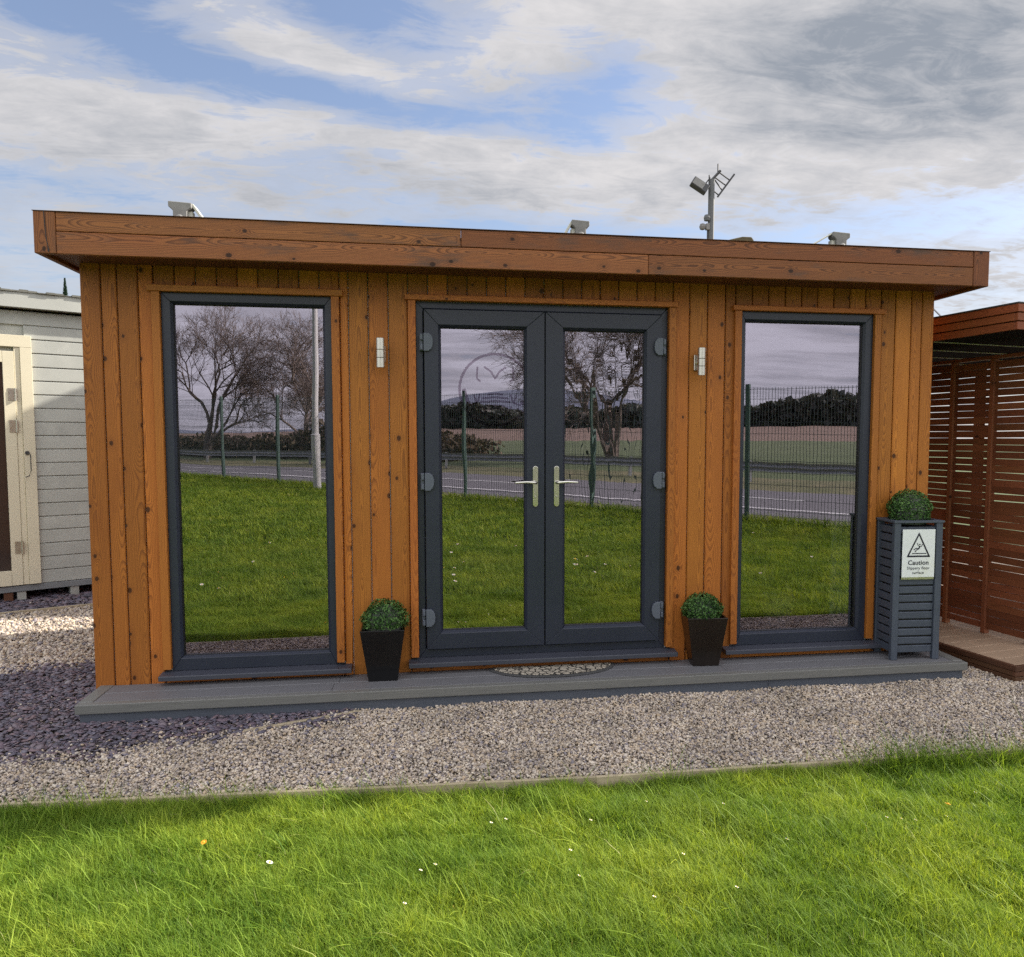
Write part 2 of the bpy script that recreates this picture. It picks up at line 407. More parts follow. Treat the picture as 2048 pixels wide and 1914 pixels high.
def leafmat(name, c1, c2, tr=.35, rough=.5, shape=None):
    m, T, bs, out = mat(name)
    r = rnd_attr(T)
    c = T.mix(r, c1 + (1,), c2 + (1,))
    tc = T.new('ShaderNodeTexCoord').outputs['Object']
    n = T.noise(tc, 1.7, 4, .6)
    f = T.ramp(n, .3, .7, .78, 1.2)
    c = T.mix(1., c, T.xyz(T.m('MULTIPLY', f, T.ramp(n, .35, .68, .9, 1.12)), f, f), 'MULTIPLY')
    if shape is not None:
        c = T.mix(T.ramp(r, .93, .97, 0., .8), c, (.52, .47, .25, 1))
        # clumps of drier, yellower growth
        n2 = T.noise(tc, .55, 3, .6)
        c = T.mix(T.ramp(n2, .52, .70, 0., .22), c, shape + (1,))
    T.put(bs.inputs['Base Color'], c); bs.inputs['Roughness'].default_value = rough
    bs.inputs['Specular IOR Level'].default_value = .15
    tl = T.new('ShaderNodeBsdfTranslucent'); T.put(tl.inputs[0], T.mix(1., c, (1.25, 1.15, .6, 1), 'MULTIPLY'))
    mx = T.new('ShaderNodeMixShader'); mx.inputs[0].default_value = tr
    T.l.new(bs.outputs[0], mx.inputs[1]); T.l.new(tl.outputs[0], mx.inputs[2]); T.l.new(mx.outputs[0], out.inputs[0])
    return m
M['grass'] = leafmat('grass_blades', (.05, .13, .010), (.41, .54, .075), .40, .55, (.44, .50, .11))
M['box'] = leafmat('boxwood_leaves', (.010, .040, .008), (.16, .29, .085), .15, .35)
M['conifer'] = leafmat('conifer', (.02, .04, .025), (.04, .07, .04), .1)
M['hedge'] = leafmat('hedge', (.065, .075, .065), (.14, .145, .125), .1)
M['scrub'] = leafmat('scrub', (.07, .055, .035), (.16, .13, .085), .1)
M['plant'] = leafmat('house_plant', (.16, .22, .03), (.30, .36, .06), .3)

def ground_mat(name, cols, sc, rough=.95, bs_=.6):
    m, T, bs, out = mat(name)
    tc = T.new('ShaderNodeTexCoord').outputs['Object']
    n = T.noise(tc, sc, 6, .65); n2 = T.noise(tc, sc * 9, 4, .6)
    c = T.mix(T.ramp(n, .35, .65), cols[0] + (1,), cols[1] + (1,))
    c = T.mix(T.m('MULTIPLY', T.ramp(n2, .4, .65), .6), c, cols[2] + (1,))
    T.put(bs.inputs['Base Color'], c); bs.inputs['Roughness'].default_value = rough
    bump(T, bs, n2, bs_, .02)
    return m
M['soil'] = ground_mat('lawn_soil', ((.05, .09, .018), (.07, .11, .02), (.04, .05, .02)), 1.5)
M['farg'] = ground_mat('green_field', ((.085, .12, .04), (.11, .14, .055), (.07, .095, .035)), .06)
M['verge'] = ground_mat('rough_verge', ((.12, .13, .05), (.20, .18, .09), (.09, .10, .04)), .5)
M['brown'] = ground_mat('ploughed_field', ((.19, .125, .09), (.23, .155, .11), (.15, .10, .07)), .04)
M['hill'] = ground_mat('hazed_hill', ((.14, .16, .21), (.17, .19, .25), (.13, .15, .20)), .002)  # blue-grey of distance haze is put into the hill colour
M['gravelbase'] = ground_mat('gravel_bed', ((.20, .17, .14), (.26, .22, .18), (.08, .07, .065)), 14.)
M['slatebase'] = ground_mat('slate_bed', ((.05, .042, .055), (.07, .055, .07), (.03, .025, .03)), 14.)

def stone_mat(name, cols, rough=.75):
    m, T, bs, out = mat(name)
    r = rnd_attr(T)
    cr = T.new('ShaderNodeValToRGB'); cr.color_ramp.interpolation = 'CONSTANT'
    e = cr.color_ramp.elements
    for i, c in enumerate(cols):
        k = e[i] if i < 2 else e.new(i / len(cols))
        k.position = i / len(cols); k.color = c + (1,)
    T.put(cr.inputs[0], r)
    tc = T.new('ShaderNodeTexCoord').outputs['Object']
    n = T.noise(tc, 2.2, 4, .6); n2 = T.noise(tc, 150., 2, .6)
    f = T.m('MULTIPLY', T.ramp(n, .3, .7, .82, 1.12), T.ramp(n2, .3, .7, .85, 1.15))
    T.put(bs.inputs['Base Color'], T.mix(1., cr.outputs[0], T.xyz(f, f, f), 'MULTIPLY'))
    bs.inputs['Roughness'].default_value = rough
    return m
M['pebble'] = stone_mat('gravel_stones', [(.54, .45, .345), (.63, .54, .43), (.38, .305, .24), (.56, .455, .345), (.42, .36, .32), (.68, .60, .50), (.27, .225, .20), (.50, .39, .27), (.57, .50, .43), (.25, .225, .25), (.47, .395, .33), (.61, .53, .45)])
M['slate'] = stone_mat('purple_slate', [(.12, .095, .125), (.15, .11, .14), (.09, .08, .105), (.18, .145, .17), (.12, .11, .15), (.20, .14, .155), (.10, .09, .125), (.16, .145, .18)], .6)

# ---------------------------------------------------------------- terrain
FN = (.690, -.724); FT = (.724, .690); FC = 10.8     # fence line: FN.p = FC
LAWN = -.05
def H(x, y):
    x = np.asarray(x, float); y = np.asarray(y, float)
    s = FN[0] * x + FN[1] * y - FC
    h = LAWN + .022 * np.maximum(0, np.minimum(-y, 60) - 5) * np.clip((3 - s) / 3, .0, 1) + .022 * np.maximum(0, np.minimum(-y, 22) - 5) * np.clip(s / 3, 0, 1)
    h = h + .027 * np.maximum(0, s - 9)
    return h
def fpt(t, s, dz=0.):
    x = FN[0] * (FC + s) + FT[0] * t; y = FN[1] * (FC + s) + FT[1] * t
    return (x, y, float(H(x, y)) + dz)
def strip(name, s0, s1, t0, t1, m, dz, nt=60, ns=6, label=None, kind='structure', parent=None):
    ts = np.linspace(t0, t1, nt); ss = np.linspace(s0, s1, ns)
    V = np.array([fpt(t, s, dz) for s in ss for t in ts])
    F = np.array([(i * nt + j, i * nt + j + 1, (i + 1) * nt + j + 1, (i + 1) * nt + j) for i in range(ns - 1) for j in range(nt - 1)])
    o = big_mesh(name, V, F, m)
    if parent: o.parent = parent
    else: o['kind'] = kind
    return o

def ground():
    xs = np.concatenate([[-6000, -2500, -1000, -400, -200], np.linspace(-120, 120, 121), [200, 400, 1000, 2500, 6000]])
    ys = np.concatenate([[-6000, -2500, -1000, -400, -200], np.linspace(-130, -3, 128), [-2, -1, 0, 2, 5, 10, 20, 50, 120, 400, 1500, 6000]])
    X, Y = np.meshgrid(xs, ys)
    Xc = np.clip(X, -200, 200); Yc = np.clip(Y, -220, 50)
    Z = H(Xc, Yc) - .035
    Z = np.where(Y > -3, LAWN - .035, Z); Z = np.minimum(Z, 6.)
    V = np.stack([X, Y, Z], -1).reshape(-1, 3); nx = len(xs); ny = len(ys)
    F = np.array([(j * nx + i, j * nx + i + 1, (j + 1) * nx + i + 1, (j + 1) * nx + i) for j in range(ny - 1) for i in range(nx - 1)])
    o = big_mesh('ground', V, F, M['soil'], smooth=True); o['kind'] = 'structure'
ground()
strip('verge', -0.1, 1.2, -40, 60, M['verge'], -.005)
strip('road', 1.2, 6.6, -60, 70, M['asphalt'], .0, 120)
rm = strip('road_marking', 2.25, 2.40, -60, 70, M['line'], .008, 120, 2)
dash = bpy.data.objects.new('centre_line', None)
bm_ = MB()
for k in range(-8, 9):
    t0 = k * 7 + 2.0
    a, b = 4.35, 4.47
    bm_.add([fpt(t0, a, .009), fpt(t0 + 4, a, .009), fpt(t0 + 4, b, .009), fpt(t0, b, .009)], [(0, 1, 2, 3)])
o = bm_.build('centre_line', M['line']); o['kind'] = 'structure'
strip('road_verge', 6.6, 10.5, -60, 70, M['verge'], .0, 80)
strip('green_field', 10.5, 45, -120, 120, M['farg'], .0, 60)
strip('ploughed_field', 45, 138, -170, 170, M['brown'], .0, 60, 12)

# gravel and slate beds (the edging line at the lawn)
EDGE = [(-7, -1.02), (-1.5, -1.165), (-.30, -1.233), (1.10, -1.310), (2.16, -1.357), (3.64, -1.368), (4.3, -1.372), (9, -1.38)]
def edge_y(x): return np.interp(x, [e[0] for e in EDGE], [e[1] for e in EDGE])
def sheet(name, pts, z, m):
    b = MB(); b.add([(p[0], p[1], z) for p in pts], [list(range(len(pts)))]); o = b.build(name, m); o['kind'] = 'structure'; return o
sheet('gravel_bed', [(e[0], e[1] + .02) for e in EDGE] + [(9, 12), (-7, 12)], -.006, M['gravelbase'])
for i in range(len(EDGE) - 1):
    (x0, y0), (x1, y1) = EDGE[i], EDGE[i + 1]
b = MB()
for i in range(len(EDGE) - 1):
    (x0, y0), (x1, y1) = EDGE[i], EDGE[i + 1]
    b.add([(x0, y0 - .009, -.12), (x1, y1 - .009, -.12), (x1, y1 + .009, -.12), (x0, y0 + .009, -.12), (x0, y0 - .009, .009), (x1, y1 - .009, .009), (x1, y1 + .009, .009), (x0, y0 + .009, .009)],
          [(0, 3, 2, 1), (4, 5, 6, 7), (0, 1, 5, 4), (1, 2, 6, 5), (2, 3, 7, 6), (3, 0, 4, 7)], along=0)
tag(b.build('edging_board', M['edging'], bevel=.003), 'long pale timber edging board between the gravel and the lawn', 'edging board')
def edging(p0, p1, z, label):
    p0 = Vector(p0); p1 = Vector(p1); d = (p1 - p0); L = d.length
    b = MB().box(0, L, -.011, .011, -.08, z, along=0)
    o = b.build('edging_board', M['edging'], bevel=.003); o.location = (p0.x, p0.y, 0); o.rotation_euler = (0, 0, math.atan2(d.y, d.x))
    tag(o, label, 'edging board')
edging((.50, -.565), (1.06, -.352), .016, 'short timber edging strip where purple slate meets gravel below the grey step')
edging((-4.2, 1.55), (-.9, 3.05), .03, 'timber edging board at the slate bed in front of the pale shed')

# ---------------------------------------------------------------- stones
ICO_V = []
ph = (1 + 5 ** .5) / 2
for a, b_ in [(-1, ph), (1, ph), (-1, -ph), (1, -ph)]: ICO_V.append((a, b_, 0))
for a, b_ in [(-1, ph), (1, ph), (-1, -ph), (1, -ph)]: ICO_V.append((0, a, b_))
for a, b_ in [(ph, -1), (ph, 1), (-ph, -1), (-ph, 1)]: ICO_V.append((a, 0, b_))
ICO_V = np.array(ICO_V, float); ICO_V /= np.linalg.norm(ICO_V[0])
ICO_F = np.array([(0, 11, 5), (0, 5, 1), (0, 1, 7), (0, 7, 10), (0, 10, 11), (1, 5, 9), (5, 11, 4), (11, 10, 2), (10, 7, 6), (7, 1, 8), (3, 9, 4), (3, 4, 2), (3, 2, 6), (3, 6, 8), (3, 8, 9), (4, 9, 5), (2, 4, 11), (6, 2, 10), (8, 6, 7), (9, 8, 1)])
def rotmat(n, tilt):
    yaw = rng.uniform(0, 2 * np.pi, n); a = rng.normal(0, tilt, n); b = rng.normal(0, tilt, n)
    cz, sz = np.cos(yaw), np.sin(yaw); ca, sa = np.cos(a), np.sin(a); cb, sb = np.cos(b), np.sin(b)
    Rz = np.zeros((n, 3, 3)); Rz[:, 0, 0] = cz; Rz[:, 0, 1] = -sz; Rz[:, 1, 0] = sz; Rz[:, 1, 1] = cz; Rz[:, 2, 2] = 1
    Rx = np.zeros((n, 3, 3)); Rx[:, 0, 0] = 1; Rx[:, 1, 1] = ca; Rx[:, 1, 2] = -sa; Rx[:, 2, 1] = sa; Rx[:, 2, 2] = ca
    Ry = np.zeros((n, 3, 3)); Ry[:, 1, 1] = 1; Ry[:, 0, 0] = cb; Ry[:, 0, 2] = sb; Ry[:, 2, 0] = -sb; Ry[:, 2, 2] = cb
    return Rx @ Ry @ Rz
def stones(P, size, m, name, tilt=.5, zs=.65, jit=.22):
    n = len(P)
    S = size[:, None] * np.stack([rng.uniform(.85, 1.35, n), rng.uniform(.6, 1., n), rng.uniform(zs * .7, zs * 1.2, n)], -1)
    V = ICO_V[None] * (1 + rng.normal(0, jit, (n, 12, 1))) * S[:, None, :]
    V = np.einsum('nij,nkj->nki', rotmat(n, tilt), V) + P[:, None, :]
    F = (ICO_F[None] + (np.arange(n) * 12)[:, None, None]).reshape(-1, 3)
    r = np.repeat(rng.uniform(0, 1, n), 12)
    return V.reshape(-1, 3), F, r
def slatebound(x):   # y above which the slate bed lies, for the front-left area
    return np.interp(x, [-4, -.56, -.12, .41, .55, 1.06], [-.62, -.70, -.715, -.60, -.545, -.352]) + .05 * np.sin(x * 5.1) + .03 * np.sin(x * 13.)
def in_slate(x, y):
    front = (x < 1.06) & (y > slatebound(x) + rng.normal(0, .075, len(x))) & (y < .80 + .05 * np.sin(x * 6) + rng.normal(0, .10, len(x)))
    back = (y > 3.05 + (x + .9) * .4545)
    return front | (back & (x < -.4))
def scatter(x0, x1, y0, y1, dens):
    n = int((x1 - x0) * (y1 - y0) * dens)
    return rng.uniform(x0, x1, n), rng.uniform(y0, y1, n)
def under(x, y):   # under the room, the step or the pergola deck
    a = (x > -.36) & (x < 4.72) & (y > -.29)
    a |= (x > -.41) & (x < 4.67) & (y > .02)
    lx = (x - 5.006) * .9836 + (y + .428) * .1805; ly = -(x - 5.006) * .1805 + (y + .428) * .9836
    return a | ((lx > .05) & (ly > .05))
GV = []; SV = []
for (x0, x1, y0, y1, dens, sz) in [(-1.9, 5.9, -1.42, .3, 14500, .0063), (-3.4, -.36, .3, 3.2, 4200, .0105), (-7, -1.9, -1.3, .3, 900, .014), (5.9, 9, -1.42, -.2, 900, .014)]:
    x, y = scatter(x0, x1, y0, y1, dens)
    k = (~under(x, y)) & (y > edge_y(x) + .012); x, y = x[k], y[k]
    sl_ = in_slate(x, y)
    mixs = rng.uniform(0, 1, len(x)) < .035
    g = (~sl_) | mixs
    z = rng.uniform(-.006, .010, len(x)) + .006 * np.sin(x * 7 + y * 5) * np.cos(y * 9)
    GV.append((np.stack([x, y, z], -1)[g], sz * rng.lognormal(0, .28, g.sum())))
P = np.concatenate([g[0] for g in GV]); S = np.concatenate([g[1] for g in GV])
V, F, r = stones(P, S, None, 'gravel')
o = big_mesh('gravel', V, F, M['pebble'], r, smooth=True)
tag(o, 'pale buff pea gravel spread between the lawn and the grey step', 'gravel', kind='stuff')
for (x0, x1, y0, y1, dens, sz) in [(-1.9, 1.1, -.85, .95, 4800, .0135), (-5.5, -.3, 1.2, 6, 1500, .022), (-6, -1.9, -.85, .95, 500, .022)]:
    x, y = scatter(x0, x1, y0, y1, dens)
    k = (~under(x, y)) & in_slate(x, y); x, y = x[k], y[k]
    z = rng.uniform(-.002, .016, len(x))
    SV.append((np.stack([x, y, z], -1), sz * rng.lognormal(0, .3, len(x))))
P = np.concatenate([g[0] for g in SV]); S = np.concatenate([g[1] for g in SV])
V, F, r = stones(P, S, None, 'slate', .22, .22, .12)
o = big_mesh('slate_chippings', V, F, M['slate'], r)
tag(o, 'dark purple slate chippings spread left of the garden room', 'slate chippings', kind='stuff')

# ---------------------------------------------------------------- grass
def blades(P, L, W, lean, nseg=3, dirang=None, droop=.5):
    n = len(P)
    ang = rng.uniform(0, 2 * np.pi, n)
    wind = np.array([-.18, .05])
    d = np.stack([np.cos(ang), np.sin(ang)], -1) * rng.uniform(.1, 1., (n, 1)) + wind
    d /= np.linalg.norm(d, axis=1)[:, None] + 1e-6
    side = np.stack([-d[:, 1], d[:, 0]], -1)
    side = side + rng.normal(0, .6, (n, 2)); side /= np.linalg.norm(side, axis=1)[:, None]
    vs = []
    for k in range(nseg + 1):
        t = k / nseg
        out = L * (lean * t + droop * rng.uniform(.2, 1., n) * t * t * .8 if k else 0)
        hz = L * (t - .28 * lean * t * t - .12 * t * t * t)
        c = np.stack([P[:, 0] + d[:, 0] * out, P[:, 1] + d[:, 1] * out, P[:, 2] + hz], -1)
        w = W * (1 - t ** 1.6)
        if k < nseg:
            o_ = np.stack([side[:, 0] * w, side[:, 1] * w, np.zeros(n)], -1) * .5
            vs += [c - o_, c + o_]
        else: vs.append(c)
    V = np.stack(vs, 1); m_ = V.shape[1]
    f = []
    for k in range(nseg - 1):
        a = 2 * k; f += [(a, a + 1, a + 3), (a, a + 3, a + 2)]
    a = 2 * (nseg - 1); f.append((a, a + 1, a + 2))
    F = (np.array(f)[None] + (np.arange(n) * m_)[:, None, None]).reshape(-1, 3)
    r = np.repeat(np.clip(rng.beta(1.6, 2.0, n), 0, 1), m_)
    return V.reshape(-1, 3), F, r
def smooth_noise(x, y, sc, seed):
    g = np.random.default_rng(seed); G = g.uniform(0, 1, (64, 64))
    u = (x * sc) % 63; v = (y * sc) % 63
    i = u.astype(int); j = v.astype(int); fu = u - i; fv = v - j
    fu = fu * fu * (3 - 2 * fu); fv = fv * fv * (3 - 2 * fv)
    return (G[i, j] * (1 - fu) + G[(i + 1) % 64, j] * fu) * (1 - fv) + (G[i, (j + 1) % 64] * (1 - fu) + G[(i + 1) % 64, (j + 1) % 64] * fu) * fv
parts = []
def lawn_patch(x0, x1, y0, y1, dens, L, W, seg, clump=.5, edge=True):
    x, y = scatter(x0, x1, y0, y1, dens)
    if edge: k = y < edge_y(x) - .012 - rng.uniform(0, .05, len(x)) * 0
    else: k = y < edge_y(x) - .02
    s = FN[0] * x + FN[1] * y - FC
    k &= s < .1
    x, y = x[k], y[k]
    c = smooth_noise(x, y, 5.5, 3) * .6 + smooth_noise(x, y, 15., 4) * .4
    keep = rng.uniform(0, 1, len(x)) < (.55 + .9 * c); x, y, c = x[keep], y[keep], c[keep]
    n = len(x)
    z = H(x, y) - .005 + .02 * smooth_noise(x, y, 3.1, 9)
    ln = L * (.45 + 1.1 * c) * rng.lognormal(0, .25, n)
    return blades(np.stack([x, y, z], -1), ln, W * rng.uniform(.7, 1.3, n), rng.uniform(.0, .6, n), seg)
parts.append(lawn_patch(-.9, 4.9, -2.75, -1.15, 72000, .048, .0025, 3))
# longer, paler stalks
x, y = scatter(-.9, 4.9, -2.75, -1.25, 520); k = y < edge_y(x) - .02; x, y = x[k], y[k]
parts.append(blades(np.stack([x, y, H(x, y)], -1), rng.uniform(.07, .16, len(x)), np.full(len(x), .0040), rng.uniform(.3, 1.3, len(x)), 5))
# tufts along the edging and by the right
for (tx, ty, w_, n_, l_) in [(3.62, -1.39, .14, 420, .16), (3.95, -1.42, .15, 420, .13), (4.3, -1.42, .18, 500, .12), (.0, -1.27, .15, 200, .11), (.62, -1.31, .12, 160, .11), (1.05, -1.34, .12, 160, .10), (2.5, -1.39, .05, 60, .13), (-.3, -1.25, .2, 200, .10), (1.5, -1.35, .3, 260, .08), (.3, -1.29, .6, 900, .075), (2.6, -1.40, .6, 700, .06), (4.2, -1.42, .5, 700, .07)]:
    x = rng.normal(tx, w_, n_); y = ty - np.abs(rng.normal(0, .04, n_))
    parts.append(blades(np.stack([x, y, np.full(n_, LAWN)], -1), l_ * rng.lognormal(0, .3, n_), np.full(n_, .0036), rng.uniform(.1, .8, n_), 4))
parts.append(lawn_patch(-4, -.9, -2.75, -.9, 5000, .075, .007, 2))
parts.append(lawn_patch(4.9, 9, -2.75, -1.2, 5000, .075, .007, 2))
parts.append(lawn_patch(-3, 9.5, -6.5, -2.75, 6500, .075, .0065, 2))
parts.append(lawn_patch(-7, 12.5, -23, -6.5, 1500, .09, .015, 2))
# scruffy line of long grass under the fence
t = rng.uniform(-22, 12, 9000); s = rng.normal(-.05, .12, 9000)
x = FN[0] * (FC + s) + FT[0] * t; y = FN[1] * (FC + s) + FT[1] * t
parts.append(blades(np.stack([x, y, H(x, y)], -1), rng.uniform(.1, .3, 9000), np.full(9000, .02), rng.uniform(.2, .8, 9000), 2))
Vs, Fs, rs = [], [], []; off = 0
for V, F, r in parts: Vs.append(V); Fs.append(F + off); rs.append(r); off += len(V)
o = big_mesh('grass', np.concatenate(Vs), np.concatenate(Fs), M['grass'], np.concatenate(rs))
tag(o, 'bright green sunlit lawn grass with long leaning blades', 'grass', kind='stuff')
del Vs, Fs, rs, parts

# daisies
def daisy(name, x, y, z, r_, mpet, mdisc, label, group=None, tilt=.3):
    t = thing(name, label, 'flower', (x, y, z - .0), 0, group)
    b = MB(); st = .5
    b.tube([(0, 0, 0), (.003, .002, .03), (0, 0, .062)], .0012, 5); b.build('stem', M['grass'], t)
    p = MB(); n = 12
    for k in range(n):
        a = 2 * math.pi * k / n; c_, s_ = math.cos(a), math.sin(a)
        w = r_ * .22
        p.add([(c_ * r_ * .25 - s_ * w * .5, s_ * r_ * .25 + c_ * w * .5, .063), (c_ * r_ - s_ * w, s_ * r_ + c_ * w, .066), (c_ * r_ * 1.08, s_ * r_ * 1.08, .065), (c_ * r_ + s_ * w, s_ * r_ - c_ * w, .066), (c_ * r_ * .25 + s_ * w * .5, s_ * r_ * .25 - c_ * w * .5, .063)], [(0, 4, 3, 2, 1)])
    po = p.build('petals', mpet, t); po.rotation_euler = (.35, 0, 0)
    d = MB().lathe([(r_ * .35, .062), (r_ * .33, .067), (r_ * .15, .0695)], (0, 0, 0), 8).build('flower_centre', mdisc, t); d.rotation_euler = (.35, 0, 0)
    t.rotation_euler = (0, 0, random.random() * 6)
    return t
M['petal'] = paint('white_petals', (.85, .85, .82), .6, .03); M['yellow'] = paint('yellow_disc', (.75, .50, .04), .7); M['orange'] = paint('orange_petals', (.85, .38, .02), .6)
d0 = None
spots = [(.86, -1.90), (1.39, -1.98), (1.44, -1.95), (1.72, -1.66), (1.66, -1.68), (2.27, -1.58), (2.31, -1.60), (1.34, -2.17), (2.05, -1.72), (1.93, -1.93), (2.62, -1.67), (2.33, -2.02), (3.22, -1.88), (3.27, -1.90), (3.32, -1.92), (3.46, -1.91), (3.72, -1.74), (4.16, -1.50), (3.86, -1.86), (2.44, -2.25), (2.15, -2.26), (1.93, -2.10), (2.75, -1.98)]
rr = random.Random(5)
for k in range(46): spots.append((rr.uniform(-.8, 6.5), rr.uniform(-6.5, -3.0)))
for k in range(26): spots.append((rr.gauss(1.2 + rr.choice([0, 0, 2.4]), .35), rr.gauss(-4.0, .3)))
for i, (x, y) in enumerate(spots):
    z = float(H(x, y)) + .012
    if d0 is None: d0 = o = daisy('daisy', x, y, z, .011, M['petal'], M['yellow'], 'small white daisy flower standing in the lawn grass', 'daisies scattered over the lawn')
    else:
        o = copy_thing(d0); o.location = (x, y, z)
        if y < -2.9: o['label'] = 'small white daisy in the far lawn, seen only as a speck in the glass reflections'; o['group'] = 'daisies reflected in the glass'; o.rotation_euler = (0, 0, random.random() * 6)
        o.scale = (.55,) * 3 if y > -2.9 else (1.4,) * 3
daisy('yellow_flower', 3.50, -1.86, float(H(3.5, -1.86)) + .004, .011, M['orange'], M['yellow'], 'single orange yellow flower among daisies in the lawn at the right')
daisy('yellow_flower', .62, -1.68, float(H(.62, -1.68)) + .005, .010, M['orange'], M['yellow'], 'small faded orange flower half sunk in the lawn at the left')

# ---------------------------------------------------------------- garden room
GR = thing('garden_room', 'garden room clad in orange brown timber with flat roof and dark framed glazing', 'garden room')
WL, WR, BACK = -.4129, 4.6707, 2.1
LW = (-.0016, .9061, .178, 2.2975); DF = (1.3796, 2.8942, .1898, 2.2898); RW = (3.3605, 4.2457, .187, 2.283)
TOP = 2.45
# planks of the front
w = MB()
def plank(x0, x1, z0, z1, y=0., th=.02, r=None):
    g = .0028
    w.box(x0 + g, x1 - g, y - random.uniform(0, .003), th, z0, z1, r, along=2)
runs = [(-.4129, -.308), (-.308, -.226), (-.226, -.118), (-.118, -.040)]
for a, b_ in runs: plank(a, b_, .075, TOP)
for a, b_ in [(.951, 1.0), (1.0, 1.11), (1.11, 1.223), (1.223, 1.335)]: plank(a, b_, .105, TOP)
for a, b_ in [(2.925, 3.03), (3.03, 3.145), (3.145, 3.26), (3.26, 3.325)]: plank(a, b_, .105, TOP)
for a, b_ in [(4.30, 4.40), (4.40, 4.51), (4.51, 4.585), (4.585, 4.6707)]: plank(a, b_, .105, TOP)
def row(x0, x1, z0, z1, n):
    for k in range(n):
        a = x0 + (x1 - x0) * k / n; b_ = x0 + (x1 - x0) * (k + 1) / n
        plank(a, b_, z0, z1)
row(-.040, .951, LW[3] + .035, TOP, 9); row(1.335, 2.925, DF[3] + .030, TOP, 14); row(3.325, 4.30, RW[3] + .030, TOP, 9)
# under the sills
w.box(-.04, .951, .004, .02, .105, LW[2] - .004, along=0); w.box(1.335, 2.925, .004, .02, .105, DF[2] - .004, along=0); w.box(3.325, 4.3, .004, .02, .105, RW[2] - .004, along=0)
w.build('cladding', M['clad'], GR, bevel=.005)
# side and rear cladding
s_ = MB()
y = .022
while y < BACK - .01:
    y1 = min(y + .115, BACK)
    s_.box(WL + .001, WL + .019, y + .002, y1 - .002, .06, TOP, along=2); s_.box(WR - .019, WR - .001, y + .002, y1 - .002, .06, TOP, along=2); y = y1
x = WL + .02
while x < WR - .03:
    x1 = min(x + .115, WR - .02); s_.box(x + .002, x1 - .002, BACK, BACK + .018, .06, TOP, along=2); x = x1
s_.build('side_cladding', M['clad'], GR, bevel=.003)
# structural wall behind the boards with the three openings
b = MB()
def wallbox(x0, x1, z0, z1): b.box(x0, x1, .0215, .12, z0, z1)
wallbox(WL + .021, LW[0] - .001, .04, TOP); wallbox(LW[1] + .001, DF[0] - .001, .04, TOP); wallbox(DF[1] + .001, RW[0] - .001, .04, TOP); wallbox(RW[1] + .001, WR - .021, .04, TOP)
for q in (LW, DF, RW): wallbox(q[0], q[1], q[3] + .001, TOP); wallbox(q[0], q[1], .04, q[2] - .03)
b.box(WL + .021, WL + .12, .121, BACK - .001, .04, TOP); b.box(WR - .12, WR - .021, .121, BACK - .001, .04, TOP); b.box(WL + .121, WR - .121, BACK - .1, BACK - .001, .04, TOP)
b.build('inner_wall', M['inwall'], GR)
MB().box(WL + .125, WR - .125, .125, BACK - .105, .10, .165, along=0).build('floor', M['infloor'], GR)
MB().box(WL + .125, WR - .125, .125, BACK - .105, 2.38, 2.42).build('ceiling', M['inwall'], GR)

# trims
def trim(q, hx0, hx1, zh0, zh1, low):
    t = MB(); x0, x1, z0, z1 = q
    t.box(x0 - .045, x0 - .001, -.024, .02, low, zh0 - .001, along=2); t.box(x1 + .001, x1 + .045, -.024, .02, low, zh0 - .001, along=2)
    t.build('side_trim', M['trim'], GR, bevel=.002)
    MB().box(hx0, hx1, -.034, .02, zh0, zh1, along=0).build('head_trim', M['trim'], GR, bevel=.002)
trim(LW, -.066, .972, LW[3] + .002, LW[3] + .036, .19); trim(DF, 1.318, 2.945, DF[3] + .002, DF[3] + .032, .20); trim(RW, 3.300, 4.318, RW[3] + .002, RW[3] + .031, .20)
# sills
for x0, x1, z in ((-.055, .993, LW[2]), (1.320, 2.955, DF[2]), (3.267, 4.345, RW[2])):
    t = MB(); t.prism([(.0205, z - .028), (-.082, z - .036), (-.082, z - .012), (-.078, z - .009), (.0205, z + .0)], 0, x0, x1, along=0)
    t.build('window_sill', M['sill'], GR, bevel=.002, seg=2)

